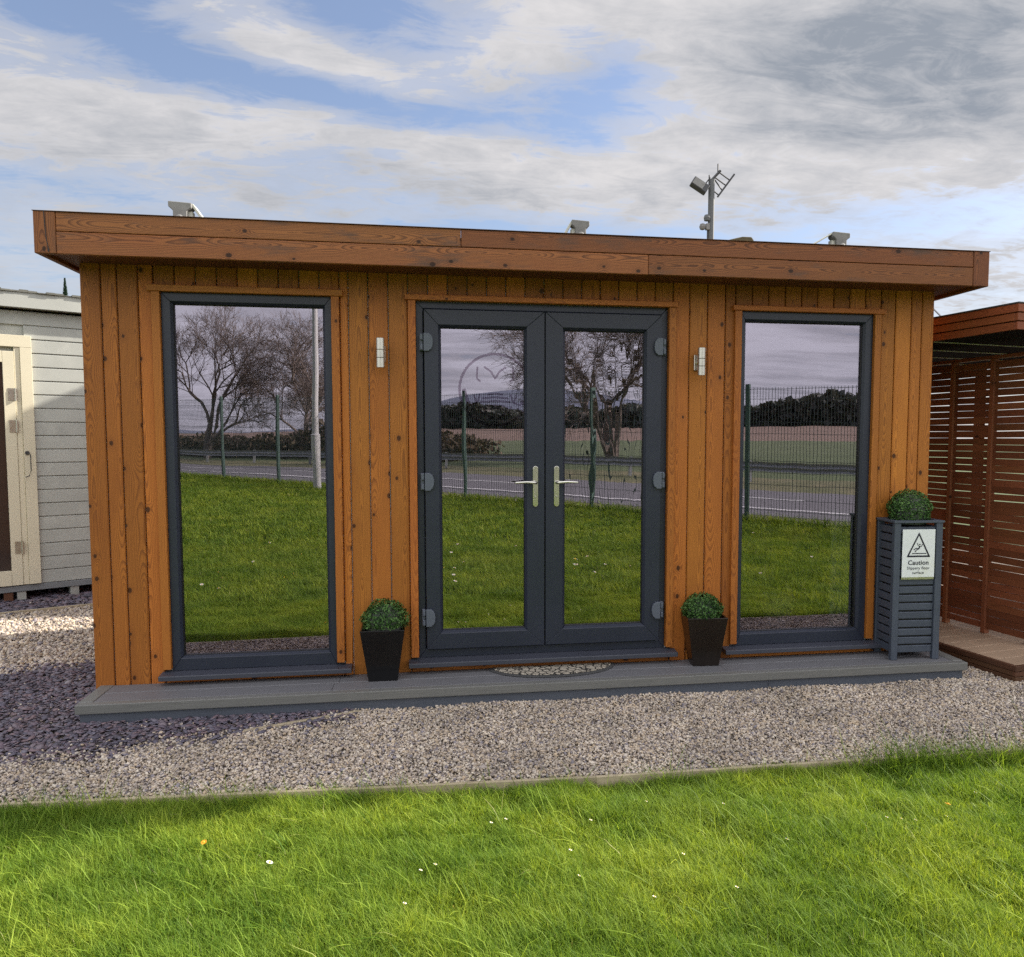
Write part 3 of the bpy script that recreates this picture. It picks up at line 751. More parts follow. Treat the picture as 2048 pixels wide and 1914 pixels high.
def ring(bm, ox0, ox1, oz0, oz1, ix0, ix1, iz0, iz1, y0, y1, ch=.012, gap=.0006):
    """four mitred bars, front face at y0, with a chamfer down to the pane"""
    O = [(ox0, oz0), (ox1, oz0), (ox1, oz1), (ox0, oz1)]; I = [(ix0, iz0), (ix1, iz0), (ix1, iz1), (ix0, iz1)]
    I2 = [(ix0 - ch, iz0 - ch), (ix1 + ch, iz0 - ch), (ix1 + ch, iz1 + ch), (ix0 - ch, iz1 + ch)]
    for k in range(4):
        a, c = k, (k + 1) % 4
        oa, oc, ia, ic, ja, jc = O[a], O[c], I[a], I[c], I2[a], I2[c]
        if k % 2 == 0: sh = lambda p, s: (p[0] + s * gap, p[1])
        else: sh = lambda p, s: (p[0], p[1] + s * gap)
        sg = 1 if k in (0, 1) else -1
        oa, ia, ja = sh(oa, sg), sh(ia, sg), sh(ja, sg); oc, ic, jc = sh(oc, -sg), sh(ic, -sg), sh(jc, -sg)
        vs = [(oa[0], y0, oa[1]), (oc[0], y0, oc[1]), (jc[0], y0, jc[1]), (ja[0], y0, ja[1]), (ic[0], y0 + ch * 1.3, ic[1]), (ia[0], y0 + ch * 1.3, ia[1]),
              (oa[0], y1, oa[1]), (oc[0], y1, oc[1]), (ic[0], y1, ic[1]), (ia[0], y1, ia[1])]
        fs = [(0, 1, 2, 3), (3, 2, 4, 5), (5, 4, 8, 9), (1, 0, 6, 7), (9, 8, 7, 6), (0, 3, 5, 9, 6), (1, 7, 8, 4, 2)]
        bm.add(vs, fs, along=0 if k % 2 == 0 else 2)
def pane(parent, x0, x1, z0, z1, y, m, name='pane'):
    return MB().box(x0 - .008, x1 + .008, y, y + .004, z0 - .008, z1 + .008).build(name, m, parent)

def window(q, g, lab):
    f = MB(); ring(f, q[0], q[1], q[2], q[3], g[0], g[1], g[2], g[3], .0, .07)
    o = f.build('window', M['frame'], GR, bevel=.0015, label=lab)
    gk = MB(); ring(gk, g[0] - .006, g[1] + .006, g[2] - .006, g[3] + .006, g[0] + .004, g[1] - .004, g[2] + .004, g[3] - .004, .022, .06, ch=.003)
    gk.build('gasket', M['gasket'], o)
    pane(o, g[0], g[1], g[2], g[3], .036, M['glass'])
    return o
window(LW, (.0550, .8600, .258, 2.2400), 'tall fixed window at the left with dark grey frame')
window(RW, (3.398, 4.186, .2682, 2.224), 'tall fixed window at the right with dark grey frame')
# french doors
f = MB(); ring(f, DF[0], DF[1], DF[2], DF[3], DF[0] + .044, DF[1] - .044, DF[2] + .052, DF[3] - .044, .014, .085, ch=.006)
f.build('door_frame', M['frame'], GR, bevel=.0015)
MB().box(2.126, 2.142, .010, .085, DF[2] + .056, DF[3] - .048).build('astragal', M['gasket'], GR)
def leaf(x0, x1, g0, g1, lab, hand, gm):
    z0, z1 = DF[2] + .055, DF[3] - .047
    f = MB(); ring(f, x0, x1, z0, z1, g0, g1, .3524, 2.1417, -.016, .06, ch=.014)
    d = f.build('door', M['frame'], GR, bevel=.002, seg=2, label=lab)
    gk = MB(); ring(gk, g0 - .006, g1 + .006, .3464, 2.1477, g0 + .004, g1 - .004, .3564, 2.1377, .008, .05, ch=.003)
    gk.build('gasket', M['gasket'], d)
    pane(d, g0, g1, .3524, 2.1417, .020, gm)
    hx = 2.075 if hand < 0 else 2.203
    h = MB(); n = 10; pts = []
    for k in range(n + 1):
        a = math.pi * k / n; pts.append((hx + .0155 * math.cos(a), 1.318 + .0155 * math.sin(a)))
    for k in range(n + 1):
        a = math.pi + math.pi * k / n; pts.append((hx + .0155 * math.cos(a), 1.104 + .0155 * math.sin(a)))
    h.prism(pts, 1, -.026, -.016, along=2)
    ho = h.build('handle_plate', M['chrome'], d, bevel=.002, seg=2)
    l = MB(); l.tube([(hx, -.02, 1.235), (hx, -.052, 1.235), (hx + hand * .012, -.062, 1.236), (hx + hand * .06, -.064, 1.239), (hx + hand * .118, -.060, 1.236), (hx + hand * .130, -.058, 1.234)], [.011, .010, .010, .0085, .0075, .004], 10)
    l.build('lever', M['chrome'], ho, smooth=True)
    c = MB(); c.lathe([(.0065, 0), (.0065, -.006), (.005, -.008)], (hx, -.026, 1.150), 10, 'y'); c.build('lock_cylinder', M['steel'], ho)
    for z in (2.053, 1.243, .436):
        e = x0 if hand < 0 else x1
        hg = MB(); sgn = 1 if hand < 0 else -1
        pts = [(e - sgn * .004, z - .052), (e + sgn * .028, z - .052)]
        for k in range(7):
            a = -math.pi / 2 + math.pi * k / 6; pts.append((e + sgn * (.030 + .020 * math.cos(a)), z + .046 * math.sin(a)))
        pts += [(e + sgn * .028, z + .052), (e - sgn * .004, z + .052)]
        hg.prism(pts, 1, -.034, -.016)
        for zz in (-.045, .012): hg.tube([(e - sgn * .016, -.020, z + zz), (e - sgn * .016, -.020, z + zz + .034)], .010, 10)
        hg.box(min(e - sgn * .028, e - sgn * .007), max(e - sgn * .028, e - sgn * .007), -.010, .013, z - .050, z + .050)
        hg.build('hinge', M['hinge'], d, bevel=.003, seg=2)
leaf(1.4266, 2.130, 1.5191, 2.0132, 'left leaf of the dark grey french doors', -1, M['glass'])
leaf(2.138, 2.8505, 2.2551, 2.7460, 'right leaf of the dark grey french doors', 1, M['glassw'])

# roof
FX0, FX1, FZ0, FZ1, FS = -.4957, 4.8159, 2.4218, 2.6293, 2.533
def fb(x0, x1, y0, y1, z0, z1, along, lab=None): return MB().box(x0, x1, y0, y1, z0, z1, along=along).build('fascia_board', M['fascia'], GR, bevel=.003, label=lab)
g = .0018
fb(FX0, -.395, -.302, -.27, FZ0, FZ1, 2, 'left end block of the fascia, split by a dark crack'); fb(4.7125, FX1, -.302, -.27, FZ0, FZ1, 2)
fb(-.395 + g, 1.63 - g * .6, -.298, -.27, FS + g, FZ1, 0); fb(1.63 + g * .6, 4.7125 - g, -.2985, -.27, FS + g, FZ1 - .001, 0)
fb(-.395 + g, 2.681 - g * .6, -.3, -.27, FZ0, FS - g, 0); fb(2.681 + g * .6, 4.7125 - g, -.2995, -.27, FZ0 + .001, FS - g, 0)
for x0, x1 in ((FX0, FX0 + .03), (FX1 - .03, FX1)):
    fb(x0, x1, -.269, BACK + .25, FZ0, FS - g, 1); fb(x0 + .001, x1 - .001, -.269, BACK + .25, FS + g, FZ1, 1)
fb(FX0 + .031, FX1 - .031, BACK + .22, BACK + .25, FZ0, FZ1, 0)
MB().box(FX0 + .032, FX1 - .032, -.268, BACK + .218, 2.452, 2.59).build('roof', M['rubber'], GR)
MB().box(FX0 + .032, FX1 - .032, -.268, BACK + .218, 2.44, 2.4505).build('soffit', M['perg'], GR)
MB().box(FX0 - .003, FX1 + .003, -.306, -.262, FZ1 + .0005, FZ1 + .003).build('roof_trim', M['browndeck'], GR)
# crack in the left end block
c = MB(); pts = [(-.444, 2.628), (-.4405, 2.55), (-.436, 2.49), (-.428, 2.445), (-.4285, 2.43)]
for k in range(4):
    (a, za), (b2, zb_) = pts[k], pts[k + 1]; ww = .0022 if k < 3 else .0035
    c.add([(a - ww, -.3045, za), (b2 - ww, -.3045, zb_), (b2 + ww, -.3045, zb_), (a + ww, -.3045, za)], [(0, 1, 2, 3)])
c.build('crack', M['gasket'], GR)

# faint round emblem on the left door pane
mf, T, bs, out = mat('faint_dark_film')
tb = T.new('ShaderNodeBsdfTransparent'); tb.inputs[0].default_value = (.74, .70, .73, 1)
T.l.new(tb.outputs[0], out.inputs[0]); T.n.remove(bs)
EX, EZ, ER = 1.840, 1.785, .218
em = MB()
def epoly(pts):
    pts = [(EX + p[0] * ER, EZ + p[1] * ER) for p in pts]
    if max(p[0] for p in pts) > 2.018: return
    em.add([(p[0], .0188, p[1]) for p in pts], [list(range(len(pts)))])
for k in range(90):
    a = R(k * 4); b2 = R(k * 4 + 4)
    epoly([(.93 * math.cos(a), .93 * math.sin(a)), (math.cos(a), math.sin(a)), (math.cos(b2), math.sin(b2)), (.93 * math.cos(b2), .93 * math.sin(b2))])
def ebar(pts, wd):
    for (x0, z0), (x1, z1) in zip(pts[:-1], pts[1:]):
        n_ = max(1, int(math.hypot(x1 - x0, z1 - z0) / .06)); d = Vector((x1 - x0, z1 - z0)).normalized(); p = Vector((-d.y, d.x)) * wd / 2
        for k in range(n_):
            a0 = (x0 + (x1 - x0) * k / n_, z0 + (z1 - z0) * k / n_); a1 = (x0 + (x1 - x0) * (k + 1) / n_, z0 + (z1 - z0) * (k + 1) / n_)
            epoly([(a0[0] - p.x, a0[1] - p.y), (a1[0] - p.x, a1[1] - p.y), (a1[0] + p.x, a1[1] + p.y), (a0[0] + p.x, a0[1] + p.y)])
for sg in (-1, 1):
    ebar([(sg * .0, .30), (sg * .12, .50), (sg * .30, .62)], .05); ebar([(sg * .48, .62), (sg * .50, .30), (sg * .40, .22)], .05)
    ebar([(sg * .86, .02), (sg * .72, -.40)], .10); ebar([(sg * .42, -.12), (sg * .48, -.34), (sg * .70, -.42)], .05)
    ebar([(sg * .58, -.14), (sg * .50, -.38)], .05); ebar([(sg * .34, -.45), (sg * .24, -.68), (sg * .02, -.80)], .06); ebar([(sg * .44, -.44), (sg * .36, -.66)], .05); ebar([(sg * .62, -.48), (sg * .66, -.62)], .05)
for z, hw in ((-.10, .22), (-.20, .36), (-.30, .42), (-.42, .26), (-.50, .22)): ebar([(-hw, z - .03), (0, z), (hw, z - .03)], .055)
DOOR_L = [o for o in GR.children if o.name.startswith('door') and o.get('label', '').startswith('left leaf')][0]
em.build('round_emblem', mf, DOOR_L)

# a leafy plant inside, faint behind the right window
hp = thing('house_plant', 'tall thin leaved plant seen faintly behind the right window', 'plant', (3.9, .55, .165))
MB().lathe([(.09, 0), (.12, .22), (.11, .22), (.10, .20)], (0, 0, 0), 20).build('pot', M['mountw'], hp)
b = MB()
for k in range(9):
    a = random.uniform(0, 6.28); ln = random.uniform(.8, 1.2); sp = random.uniform(.05, .28)
    pts = [(math.cos(a) * sp * t * t, math.sin(a) * sp * t * t, .18 + ln * t) for t in (0, .35, .7, 1)]
    b.tube(pts, [.012, .010, .007, .002], 4)
b.build('leaves', M['plant'], hp)
ct = thing('pale_screen', 'pale folded cloth screen standing inside at the right edge of the right window', 'screen', (4.17, .19, .166))
b = MB(); n = 14
for k in range(n):
    x0 = -.07 + k * .012; y0 = .012 * math.sin(k * 1.7); y1 = .012 * math.sin((k + 1) * 1.7)
    b.add([(x0, y0, 0), (x0 + .012, y1, 0), (x0 + .012, y1, .86), (x0, y0, .86), (x0, y0 + .006, 0), (x0 + .012, y1 + .006, 0), (x0 + .012, y1 + .006, .86), (x0, y0 + .006, .86)], [(0, 1, 2, 3), (5, 4, 7, 6), (3, 2, 6, 7)])
b.build('cloth', paint('pale_cloth', (.62, .72, .66), .8, .05), ct)

# ---------------------------------------------------------------- step in front
DK = thing('deck_step', 'long low grey composite step in front of the garden room', 'step', (0, 0, 0))
DX0, DX1, DY, DZ = -.3837, 4.7462, -.3375, .111
b = MB()
b.box(DX0, DX1, DY, DY + .05, DZ - .05, DZ, along=0)
b.build('edge_board', M['decklip'], DK, bevel=.004, seg=2)
for xa in (DX0, DX1 - .07): MB().box(xa, xa + .07, DY + .0515, -.002, DZ - .05, DZ + .0015, along=1).build('side_board', M['decklip'], DK, bevel=.003)
b = MB()
y = DY + .0525
for k, (dy, js) in enumerate(((.140, (.905, 3.2)), (.140, (.93, 2.9)))):
    xs_ = [DX0 + .072] + list(js) + [DX1 - .072]
    for a, c2 in zip(xs_[:-1], xs_[1:]): b.box(a + .0008, c2 - .0008, y, y + dy - .002, DZ - .025, DZ - .001 + (.001 if k else 0), along=0)
    y += dy
b.build('deck_board', M['deck'], DK, bevel=.002)
b = MB(); b.box(DX0 + .018, 3.44, DY + .018, DY + .04, -.03, DZ - .051, along=0); b.box(3.442, DX1 - .02, DY + .018, DY + .04, -.03, DZ - .051, along=0)
b.box(DX0 + .018, DX0 + .04, DY + .041, -.002, -.03, DZ - .051, along=1); b.box(DX1 - .042, DX1 - .02, DY + .041, -.002, -.03, DZ - .051, along=1)
b.build('riser', M['riser'], DK, bevel=.002)

# door mat
mt = thing('door_mat', 'half moon door mat with cobbled stone pattern on the grey step', 'door mat', (2.175, -.022, DZ + .001))
def halfmoon(rx, ry, n=40): return [(rx * math.cos(math.pi + math.pi * k / n), ry * math.sin(math.pi + math.pi * k / n)) for k in range(n + 1)]
b = MB(); b.prism(halfmoon(.388, .225), 2, 0, .007); b.build('rubber_border', paint('mat_rubber', (.06, .06, .062), .8), mt, bevel=.002)
mm, T, bs, out = mat('cobble_pattern_pile')
tc = T.new('ShaderNodeTexCoord').outputs['Object']
vo = T.new('ShaderNodeTexVoronoi', feature='DISTANCE_TO_EDGE'); vo.inputs['Scale'].default_value = 24
wn = T.new('ShaderNodeTexNoise'); wn.inputs['Scale'].default_value = 30; T.put(wn.inputs['Vector'], tc)
T.put(vo.inputs['Vector'], T.vm('ADD', tc, T.vm('SCALE', wn.outputs['Color'], None)))
T.n[-1]
for nd in T.n:
    if nd.bl_idname == 'ShaderNodeVectorMath' and nd.operation == 'SCALE': nd.inputs['Scale'].default_value = .02
nn = T.noise(tc, 90., 4, .7)
cst = T.mix(T.ramp(nn, .3, .7), (.26, .22, .17, 1), (.55, .50, .42, 1))
T.put(bs.inputs['Base Color'], T.mix(T.ramp(vo.outputs['Distance'], .05, .11), (.03, .028, .026, 1), cst)); bs.inputs['Roughness'].default_value = .95
bump(T, bs, T.m('ADD', T.ramp(vo.outputs['Distance'], .03, .12), T.m('MULTIPLY', nn, .5)), .8, .006)
b = MB(); b.prism([(p[0], p[1] - .012) for p in halfmoon(.362, .188)], 2, .0072, .012); b.build('pile', mm, mt, bevel=.002)

# ---------------------------------------------------------------- box balls and pots
def leafball(name, parent, cx, cy, cz, rx, ry, rz, n, ls, seed, zmin=-9):
    g = np.random.default_rng(seed)
    d = g.normal(0, 1, (n, 3)); d /= np.linalg.norm(d, axis=1)[:, None]
    k = d[:, 2] > zmin; d = d[k]; n = len(d)
    rad = 1 - g.random((n, 1)) ** 2 * .33 + g.normal(0, .022, (n, 1))
    lump = 1 + .05 * np.sin(d[:, :1] * 6 + seed) * np.cos(d[:, 1:2] * 5) + .04 * np.sin(d[:, 2:3] * 9)
    c = d * rad * lump * np.array([[rx, ry, rz]])
    nrm = d + g.normal(0, .55, (n, 3)); nrm /= np.linalg.norm(nrm, axis=1)[:, None]
    t = np.cross(nrm, g.normal(0, 1, (n, 3))); t /= np.linalg.norm(t, axis=1)[:, None]; b2 = np.cross(nrm, t)
    l = ls * g.uniform(.7, 1.3, (n, 1)); wdt = l * .55
    V = np.stack([c - t * l * .5, c + b2 * wdt * .5 + nrm * wdt * .12, c + t * l * .5, c - b2 * wdt * .5 + nrm * wdt * .12], 1) + np.array([cx, cy, cz])
    F = np.arange(n * 4).reshape(-1, 4)
    o = big_mesh(name, V.reshape(-1, 3), F, M['box'], np.repeat(g.random(n) ** 1.4, 4), parent)
    return o
def potted(label, x, yc, top_w, top_d, bot_w, bot_d, z0, h, m, ball, seed, rz=0.):
    t = thing('potted_shrub', label, 'potted plant', (x, yc, z0), rz, 'clipped shrubs in tapered pots on the step')
    b = MB()
    def ringv(wd, dp, z): return [(-wd / 2, -dp / 2, z), (wd / 2, -dp / 2, z), (wd / 2, dp / 2, z), (-wd / 2, dp / 2, z)]
    i = .012
    vs = ringv(bot_w, bot_d, 0) + ringv(top_w, top_d, h - .0) + ringv(top_w - 2 * i, top_d - 2 * i, h) + ringv(top_w - 2 * i - .02, top_d - 2 * i - .02, h - .05)
    fs = [(3, 2, 1, 0)] + [(k, (k + 1) % 4, 4 + (k + 1) % 4, 4 + k) for k in range(4)] + [(4 + k, 4 + (k + 1) % 4, 8 + (k + 1) % 4, 8 + k) for k in range(4)] + [(8 + k, 8 + (k + 1) % 4, 12 + (k + 1) % 4, 12 + k) for k in range(4)] + [(12, 13, 14, 15)]
    b.add(vs, fs); b.build('pot', m, t, bevel=.003, seg=2)
    leafball('foliage', t, ball[0], ball[1], ball[2], ball[3], ball[4], ball[5], 4600, .0145, seed, -.30)
    s = MB(); s.lathe([(.5, -.6), (.82, -.45), (.9, 0), (.8, .45), (.45, .8), (.1, .9)], (0, 0, 0), 16)
    s.v = [(ball[0] + v[0] * ball[3] * .86, ball[1] + v[1] * ball[4] * .86, ball[2] + v[2] * ball[5] * .86) for v in s.v]
    s.build('foliage_core', M['hedge'], t)
    return t
potted('clipped dark green shrub in a black tapered pot, left of the french doors', 1.1765, -.100, .249, .190, .163, .120, DZ, .300, M['pot'], (.012, -.005, .338, .134, .105, .122), 3)
potted('clipped dark green shrub in a dark brown tapered pot, right of the french doors', 3.112, -.100, .249, .190, .160, .120, DZ, .303, M['pot2'], (-.010, .0, .330, .124, .108, .108), 8, R(-4))

# tall slatted planter
PL = thing('tall_planter', 'tall dark grey slatted planter with clipped green ball beside the right window', 'planter', (4.462, -.118, DZ), R(-3))
pw, pd, phh = .318, .225, .880
b = MB(); lw = .042
for sx in (-1, 1):
    for sy_ in (-1, 1):
        x0 = sx * pw / 2; x1 = sx * (pw / 2 - lw); y0 = sy_ * pd / 2; y1 = sy_ * (pd / 2 - .03)
        b.box(min(x0, x1), max(x0, x1), min(y0, y1), max(y0, y1), 0, phh - .016, along=2)
b.build('corner_post', M['planter'], PL, bevel=.002)
b = MB(); n = 15; z0 = .045; dz = (phh - .03 - z0) / n
for k in range(n):
    za = z0 + k * dz; zb_ = za + dz - .010
    for sg in (-1, 1):
        yf = sg * (pd / 2 - .012); b.prism([(yf * 1.0, za), (yf - sg * .010, za), (yf - sg * .010, zb_), (yf - sg * .003, zb_), (yf, zb_ - .004)], 0, -pw / 2 + lw + .001, pw / 2 - lw - .001, along=0)
        xf = sg * (pw / 2 - .010); b.box(min(xf, xf - sg * .010), max(xf, xf - sg * .010), -pd / 2 + .031, pd / 2 - .031, za, zb_, along=1)
b.build('slats', M['planter'], PL, bevel=.0025)
b = MB(); b.box(-pw / 2 + .024, pw / 2 - .024, -pd / 2 + .026, pd / 2 - .026, .05, phh - .05); b.build('liner', M['gasket'], PL)
b = MB()
b.box(-pw / 2 - .006, pw / 2 + .006, -pd / 2 - .006, -pd / 2 + .030, phh - .0155, phh, along=0); b.box(-pw / 2 - .006, pw / 2 + .006, pd / 2 - .030, pd / 2 + .006, phh - .0155, phh, along=0)
b.box(-pw / 2 - .0055, -pw / 2 + .030, -pd / 2 + .031, pd / 2 - .031, phh - .0155, phh - .0005, along=1); b.box(pw / 2 - .030, pw / 2 + .0055, -pd / 2 + .031, pd / 2 - .031, phh - .0155, phh - .0005, along=1)
b.build('rim', M['planter'], PL, bevel=.002)
leafball('foliage', PL, .0, .0, phh + .062, .133, .120, .120, 5600, .0145, 21, -.75)
s = MB(); s.lathe([(.095, -.09), (.108, 0), (.09, .060), (.045, .092), (.01, .102)], (0, 0, phh + .062), 16); s.build('foliage_core', M['hedge'], PL)

# caution sign
SG = thing('caution_sign', 'white caution slippery floor sign fixed to the front of the tall planter', 'sign', (4.462, -.118, DZ + .525), R(-3))
sx0, sy0 = -.001, -pd / 2 - .0015
SW, SH = .214, .300
b = MB().box(sx0 - SW / 2, sx0 + SW / 2, sy0 - .004, sy0, 0, SH); b.build('board', M['white'], SG, bevel=.001)
b = MB().box(sx0 - SW / 2, sx0 + SW / 2, sy0 + .0005, sy0 + .003, -.014, 0); b.build('bottom_strip', M['steel'], SG)
yb = sy0 - .0052
def flat(mb, pts): mb.add([(sx0 + p[0], yb, p[1]) for p in pts], [list(range(len(pts)))])
def fbar(mb, x0, z0, x1, z1, wd):
    d = Vector((x1 - x0, z1 - z0)).normalized(); p = Vector((-d.y, d.x)) * wd / 2
    flat(mb, [(x0 - p.x, z0 - p.y), (x1 - p.x, z1 - p.y), (x1 + p.x, z1 + p.y), (x0 + p.x, z0 + p.y)])
tr = MB(); T0 = [(-.079, .127), (.077, .127), (-.001, .283)]; c0 = (sum(p[0] for p in T0) / 3, sum(p[1] for p in T0) / 3)
T1 = [(c0[0] + (p[0] - c0[0]) * .80, c0[1] + (p[1] - c0[1]) * .80) for p in T0]
for k in range(3): flat(tr, [T0[k], T0[(k + 1) % 3], T1[(k + 1) % 3], T1[k]])
tr.build('warning_triangle', M['black'], SG)
fg = MB(); fbar(fg, -.045, .150, .050, .150, .0055)
S_ = lambda u, v: ((u - 710) / 740 * .214, .300 - (v - 400) / 1010 * .300)
def poly(pts, wd):
    for a, c2 in zip(pts[:-1], pts[1:]): fbar(fg, *S_(*a), *S_(*c2), wd)
poly([(735, 752), (705, 810)], .0085); poly([(672, 685), (690, 735), (735, 760)], .0045); poly([(790, 705), (775, 750), (735, 760)], .0045)
poly([(705, 800), (650, 795), (590, 828)], .0052); poly([(705, 812), (655, 830), (625, 875)], .0052)
hc = S_(733, 716); flat(fg, [(hc[0] + .0045 * math.cos(2 * math.pi * k / 12), hc[1] + .0045 * math.sin(2 * math.pi * k / 12)) for k in range(12)])
fg.build('falling_figure', M['black'], SG)
def text(body, size, x, z, name, parent, off=.0):
    cu = bpy.data.curves.new(name, 'FONT'); cu.body = body; cu.size = size; cu.align_x = 'CENTER'; cu.offset = off; cu.space_character = 1.06
    to = bpy.data.objects.new(name, cu); col.objects.link(to); bpy.context.view_layer.update()
    dg = bpy.context.evaluated_depsgraph_get()
    me = bpy.data.meshes.new_from_object(to.evaluated_get(dg)); bpy.data.objects.remove(to)
    me.materials.clear(); me.materials.append(M['black'])
    o = bpy.data.objects.new(name, me); col.objects.link(o); o.parent = parent
    o.rotation_euler = (math.pi / 2, 0, 0); o.location = (x, yb, z)
text('Caution', .0400, sx0, .0795, 'lettering', SG, .0008)
text('Slippery floor', .0255, sx0, .050, 'lettering', SG, .0002)
text('surface', .0255, sx0, .0215, 'lettering', SG, .0002)

# wall lamps
def lamp(label, x, z, rz=0.):
    t = thing('wall_lamp', label, 'wall lamp', (x, 0, z), 0, 'up and down wall lamps either side of the french doors')
    b = MB(); b.box(-.024, .024, -.022, -.004, -.048, .048); b.build('bracket', M['steel'], t, bevel=.003)
    b = MB(); b.tube([(.0, -.022, 0), (.0, -.056, 0)], .010, 10); b.build('arm', M['steel'], t)
    for z0, z1 in ((-.083, -.0285), (-.0265, .0165), (.0185, .083)):
        MB().lathe([(.0245, z0), (.0245, z1)], (0, -.082, 0), 28).build('lamp_body', M['steel'], t, bevel=.0012)
    MB().lathe([(.0225, -.0825), (.0225, .0825)], (0, -.082, 0), 20).build('lamp_core', M['gasket'], t)
lamp('brushed steel cylinder wall lamp between the left window and the doors', 1.181, 1.980)
lamp('brushed steel cylinder wall lamp between the doors and the right window', 3.080, 1.962)

# roof mounts
def mount(label, x, e, s, reach):
    t = thing('roof_bracket', label, 'roof bracket', (x, -.10, 2.59), 0, 'grey brackets standing on the flat roof')
    b = MB(); b.prism([(-.034 * s, 0), (.034 * s, 0), (.034 * s, .118), (.056 * s, .134), (.056 * s, .160), (-.056 * s, .166), (-.056 * s, .138), (-.034 * s, .118)], 1, -.03, .04)
    b.build('bracket_head', M['mount'], t, bevel=.003)
    b = MB(); b.prism([(e * .044 * s, .160), (e * .060 * s, .160), (e * (.060 * s + reach), .01), (e * (.040 * s + reach), .01)], 1, -.012, .05)
    b.build('slanted_arm', M['mountw'], t, bevel=.002)
    b = MB(); b.box(min(e * .03 * s, e * .055 * s), max(e * .03 * s, e * .055 * s), -.005, .035, .0, .12); b.build('back_plate', M['mountw'], t)
    b = MB(); b.lathe([(.020, 0), (.020, -.012), (.012, -.018)], (0, -.03, .075), 14, 'y'); b.build('boss', M['mount'], t)
mount('grey cast bracket on the flat roof near its left end', .148, 1, 1.05, .105)
mount('grey cast bracket on the middle of the flat roof', 2.325, -1, .92, .085)
mount('grey cast bracket on the flat roof near its right end, arm slanting left', 3.945, -1, .98, .26)

# ---------------------------------------------------------------- pale shed on the left
SH_ = thing('pale_shed', 'pale sage grey timber shed with cream door standing left of the garden room', 'shed', (-2.3356, 3.0788, 0), R(30.6))
SL, SR_, SD = -2.2, 1.6, 2.4
b = MB(); z = .149
while z < 2.62:
    z1 = min(z + .1245, 2.66)
    b.prism([(-.004, z), (-.014, z + .004), (-.010, z1 - .012), (-.003, z1 - .002), (.01, z1 - .002), (.01, z)], 0, .2, SR_, along=0)
    b.box(SL, -1.0, -.012, .01, z, z1 - .004, along=0)
    b.box(SR_ - .012, SR_ + .012, .012, SD, z, z1 - .004, along=1)
    if z > 2.40: b.box(-1.0, .2, -.012, .01, z, z1 - .004, along=0)
    z = z1
b.box(SL, SR_ - .014, .011, SD, .149, 2.64)
b.build('cladding', M['sage'], SH_, bevel=.001)
b = MB(); b.box(.162, .252, -.040, -.015, .155, 2.31, along=2); b.box(-1.0, .252, -.0405, -.0155, 2.311, 2.416, along=0); b.box(.117, .1605, -.030, -.0, .155, 2.31, along=2)
b.build('door_surround', M['cream'], SH_, bevel=.002)
d = MB(); d.box(.030, .1145, -.036, -.004, .155, 2.27, along=2); d.box(-.70, .0285, -.036, -.004, .155, .292, along=0); d.box(-.70, .0285, -.036, -.004, 2.17, 2.27, along=0); d.box(-.80, -.7015, -.036, -.004, .155, 2.27, along=2)
do = d.build('door', M['cream'], SH_, bevel=.002)
MB().box(-.70, .03, -.020, -.012, .292, 2.17).build('pane', M['darkglass'], do)
for z in (1.885, 1.60, .50):
    hg = MB(); hg.box(.062, .112, -.0395, -.0365, z - .055, z + .055); hg.tube([(.116, -.050, z - .058), (.116, -.050, z + .058)], .006, 8); hg.box(.119, .128, -.052, -.031, z - .05, z + .05)
    hg.build('hinge', M['steel'], do)
hk = MB(); hk.tube([(.185, -.041, 1.36), (.185, -.075, 1.36), (.205, -.085, 1.34), (.205, -.085, 1.20), (.19, -.080, 1.15), (.165, -.06, 1.14)], .0045, 6); hk.lathe([(.018, 0), (.018, -.01)], (.185, -.0405, 1.36), 10, 'y'); hk.build('door_hook', M['darkmetal'], do)
b = MB(); b.box(SL - .1, SR_ + .1, -.115, -.09, 2.655, 2.79, along=0); b.box(SR_ + .075, SR_ + .1, -.089, SD + .1, 2.655, 2.79, along=1); b.build('fascia_board', M['sage'], SH_, bevel=.002)
b = MB(); b.box(SL - .1, SR_ + .074, -.089, SD + .1, 2.66, 2.75); b.build('soffit', M['sage'], SH_)
rf = MB(); nx = 60
for k in range(nx):
    a = SL - .12 + (SR_ - SL + .24) * k / nx; c2 = SL - .12 + (SR_ - SL + .24) * (k + 1) / nx
    z = 2.792 + .006 * math.sin(k * 1.9) + random.uniform(-.002, .004)
    rf.box(a, c2, -.125 - random.uniform(0, .012), SD + .12, 2.7905, z + .012, along=1)
rf.build('roof_felt', M['felt'], SH_)
b = MB(); b.box(SL, SR_, -.02, .06, .092, .147, along=0); b.box(SL, SR_, SD - .08, SD, .092, .147, along=0); b.build('base_beam', M['greybeam'], SH_, bevel=.003)
for x in (.00, .10, .52, 1.1, -.8, -1.6):
    MB().box(x - .035, x + .035, -.01, .12, -.03, .091).build('foot_block', M['concrete'] if x != 0 else M['browndeck'], SH_, bevel=.004)

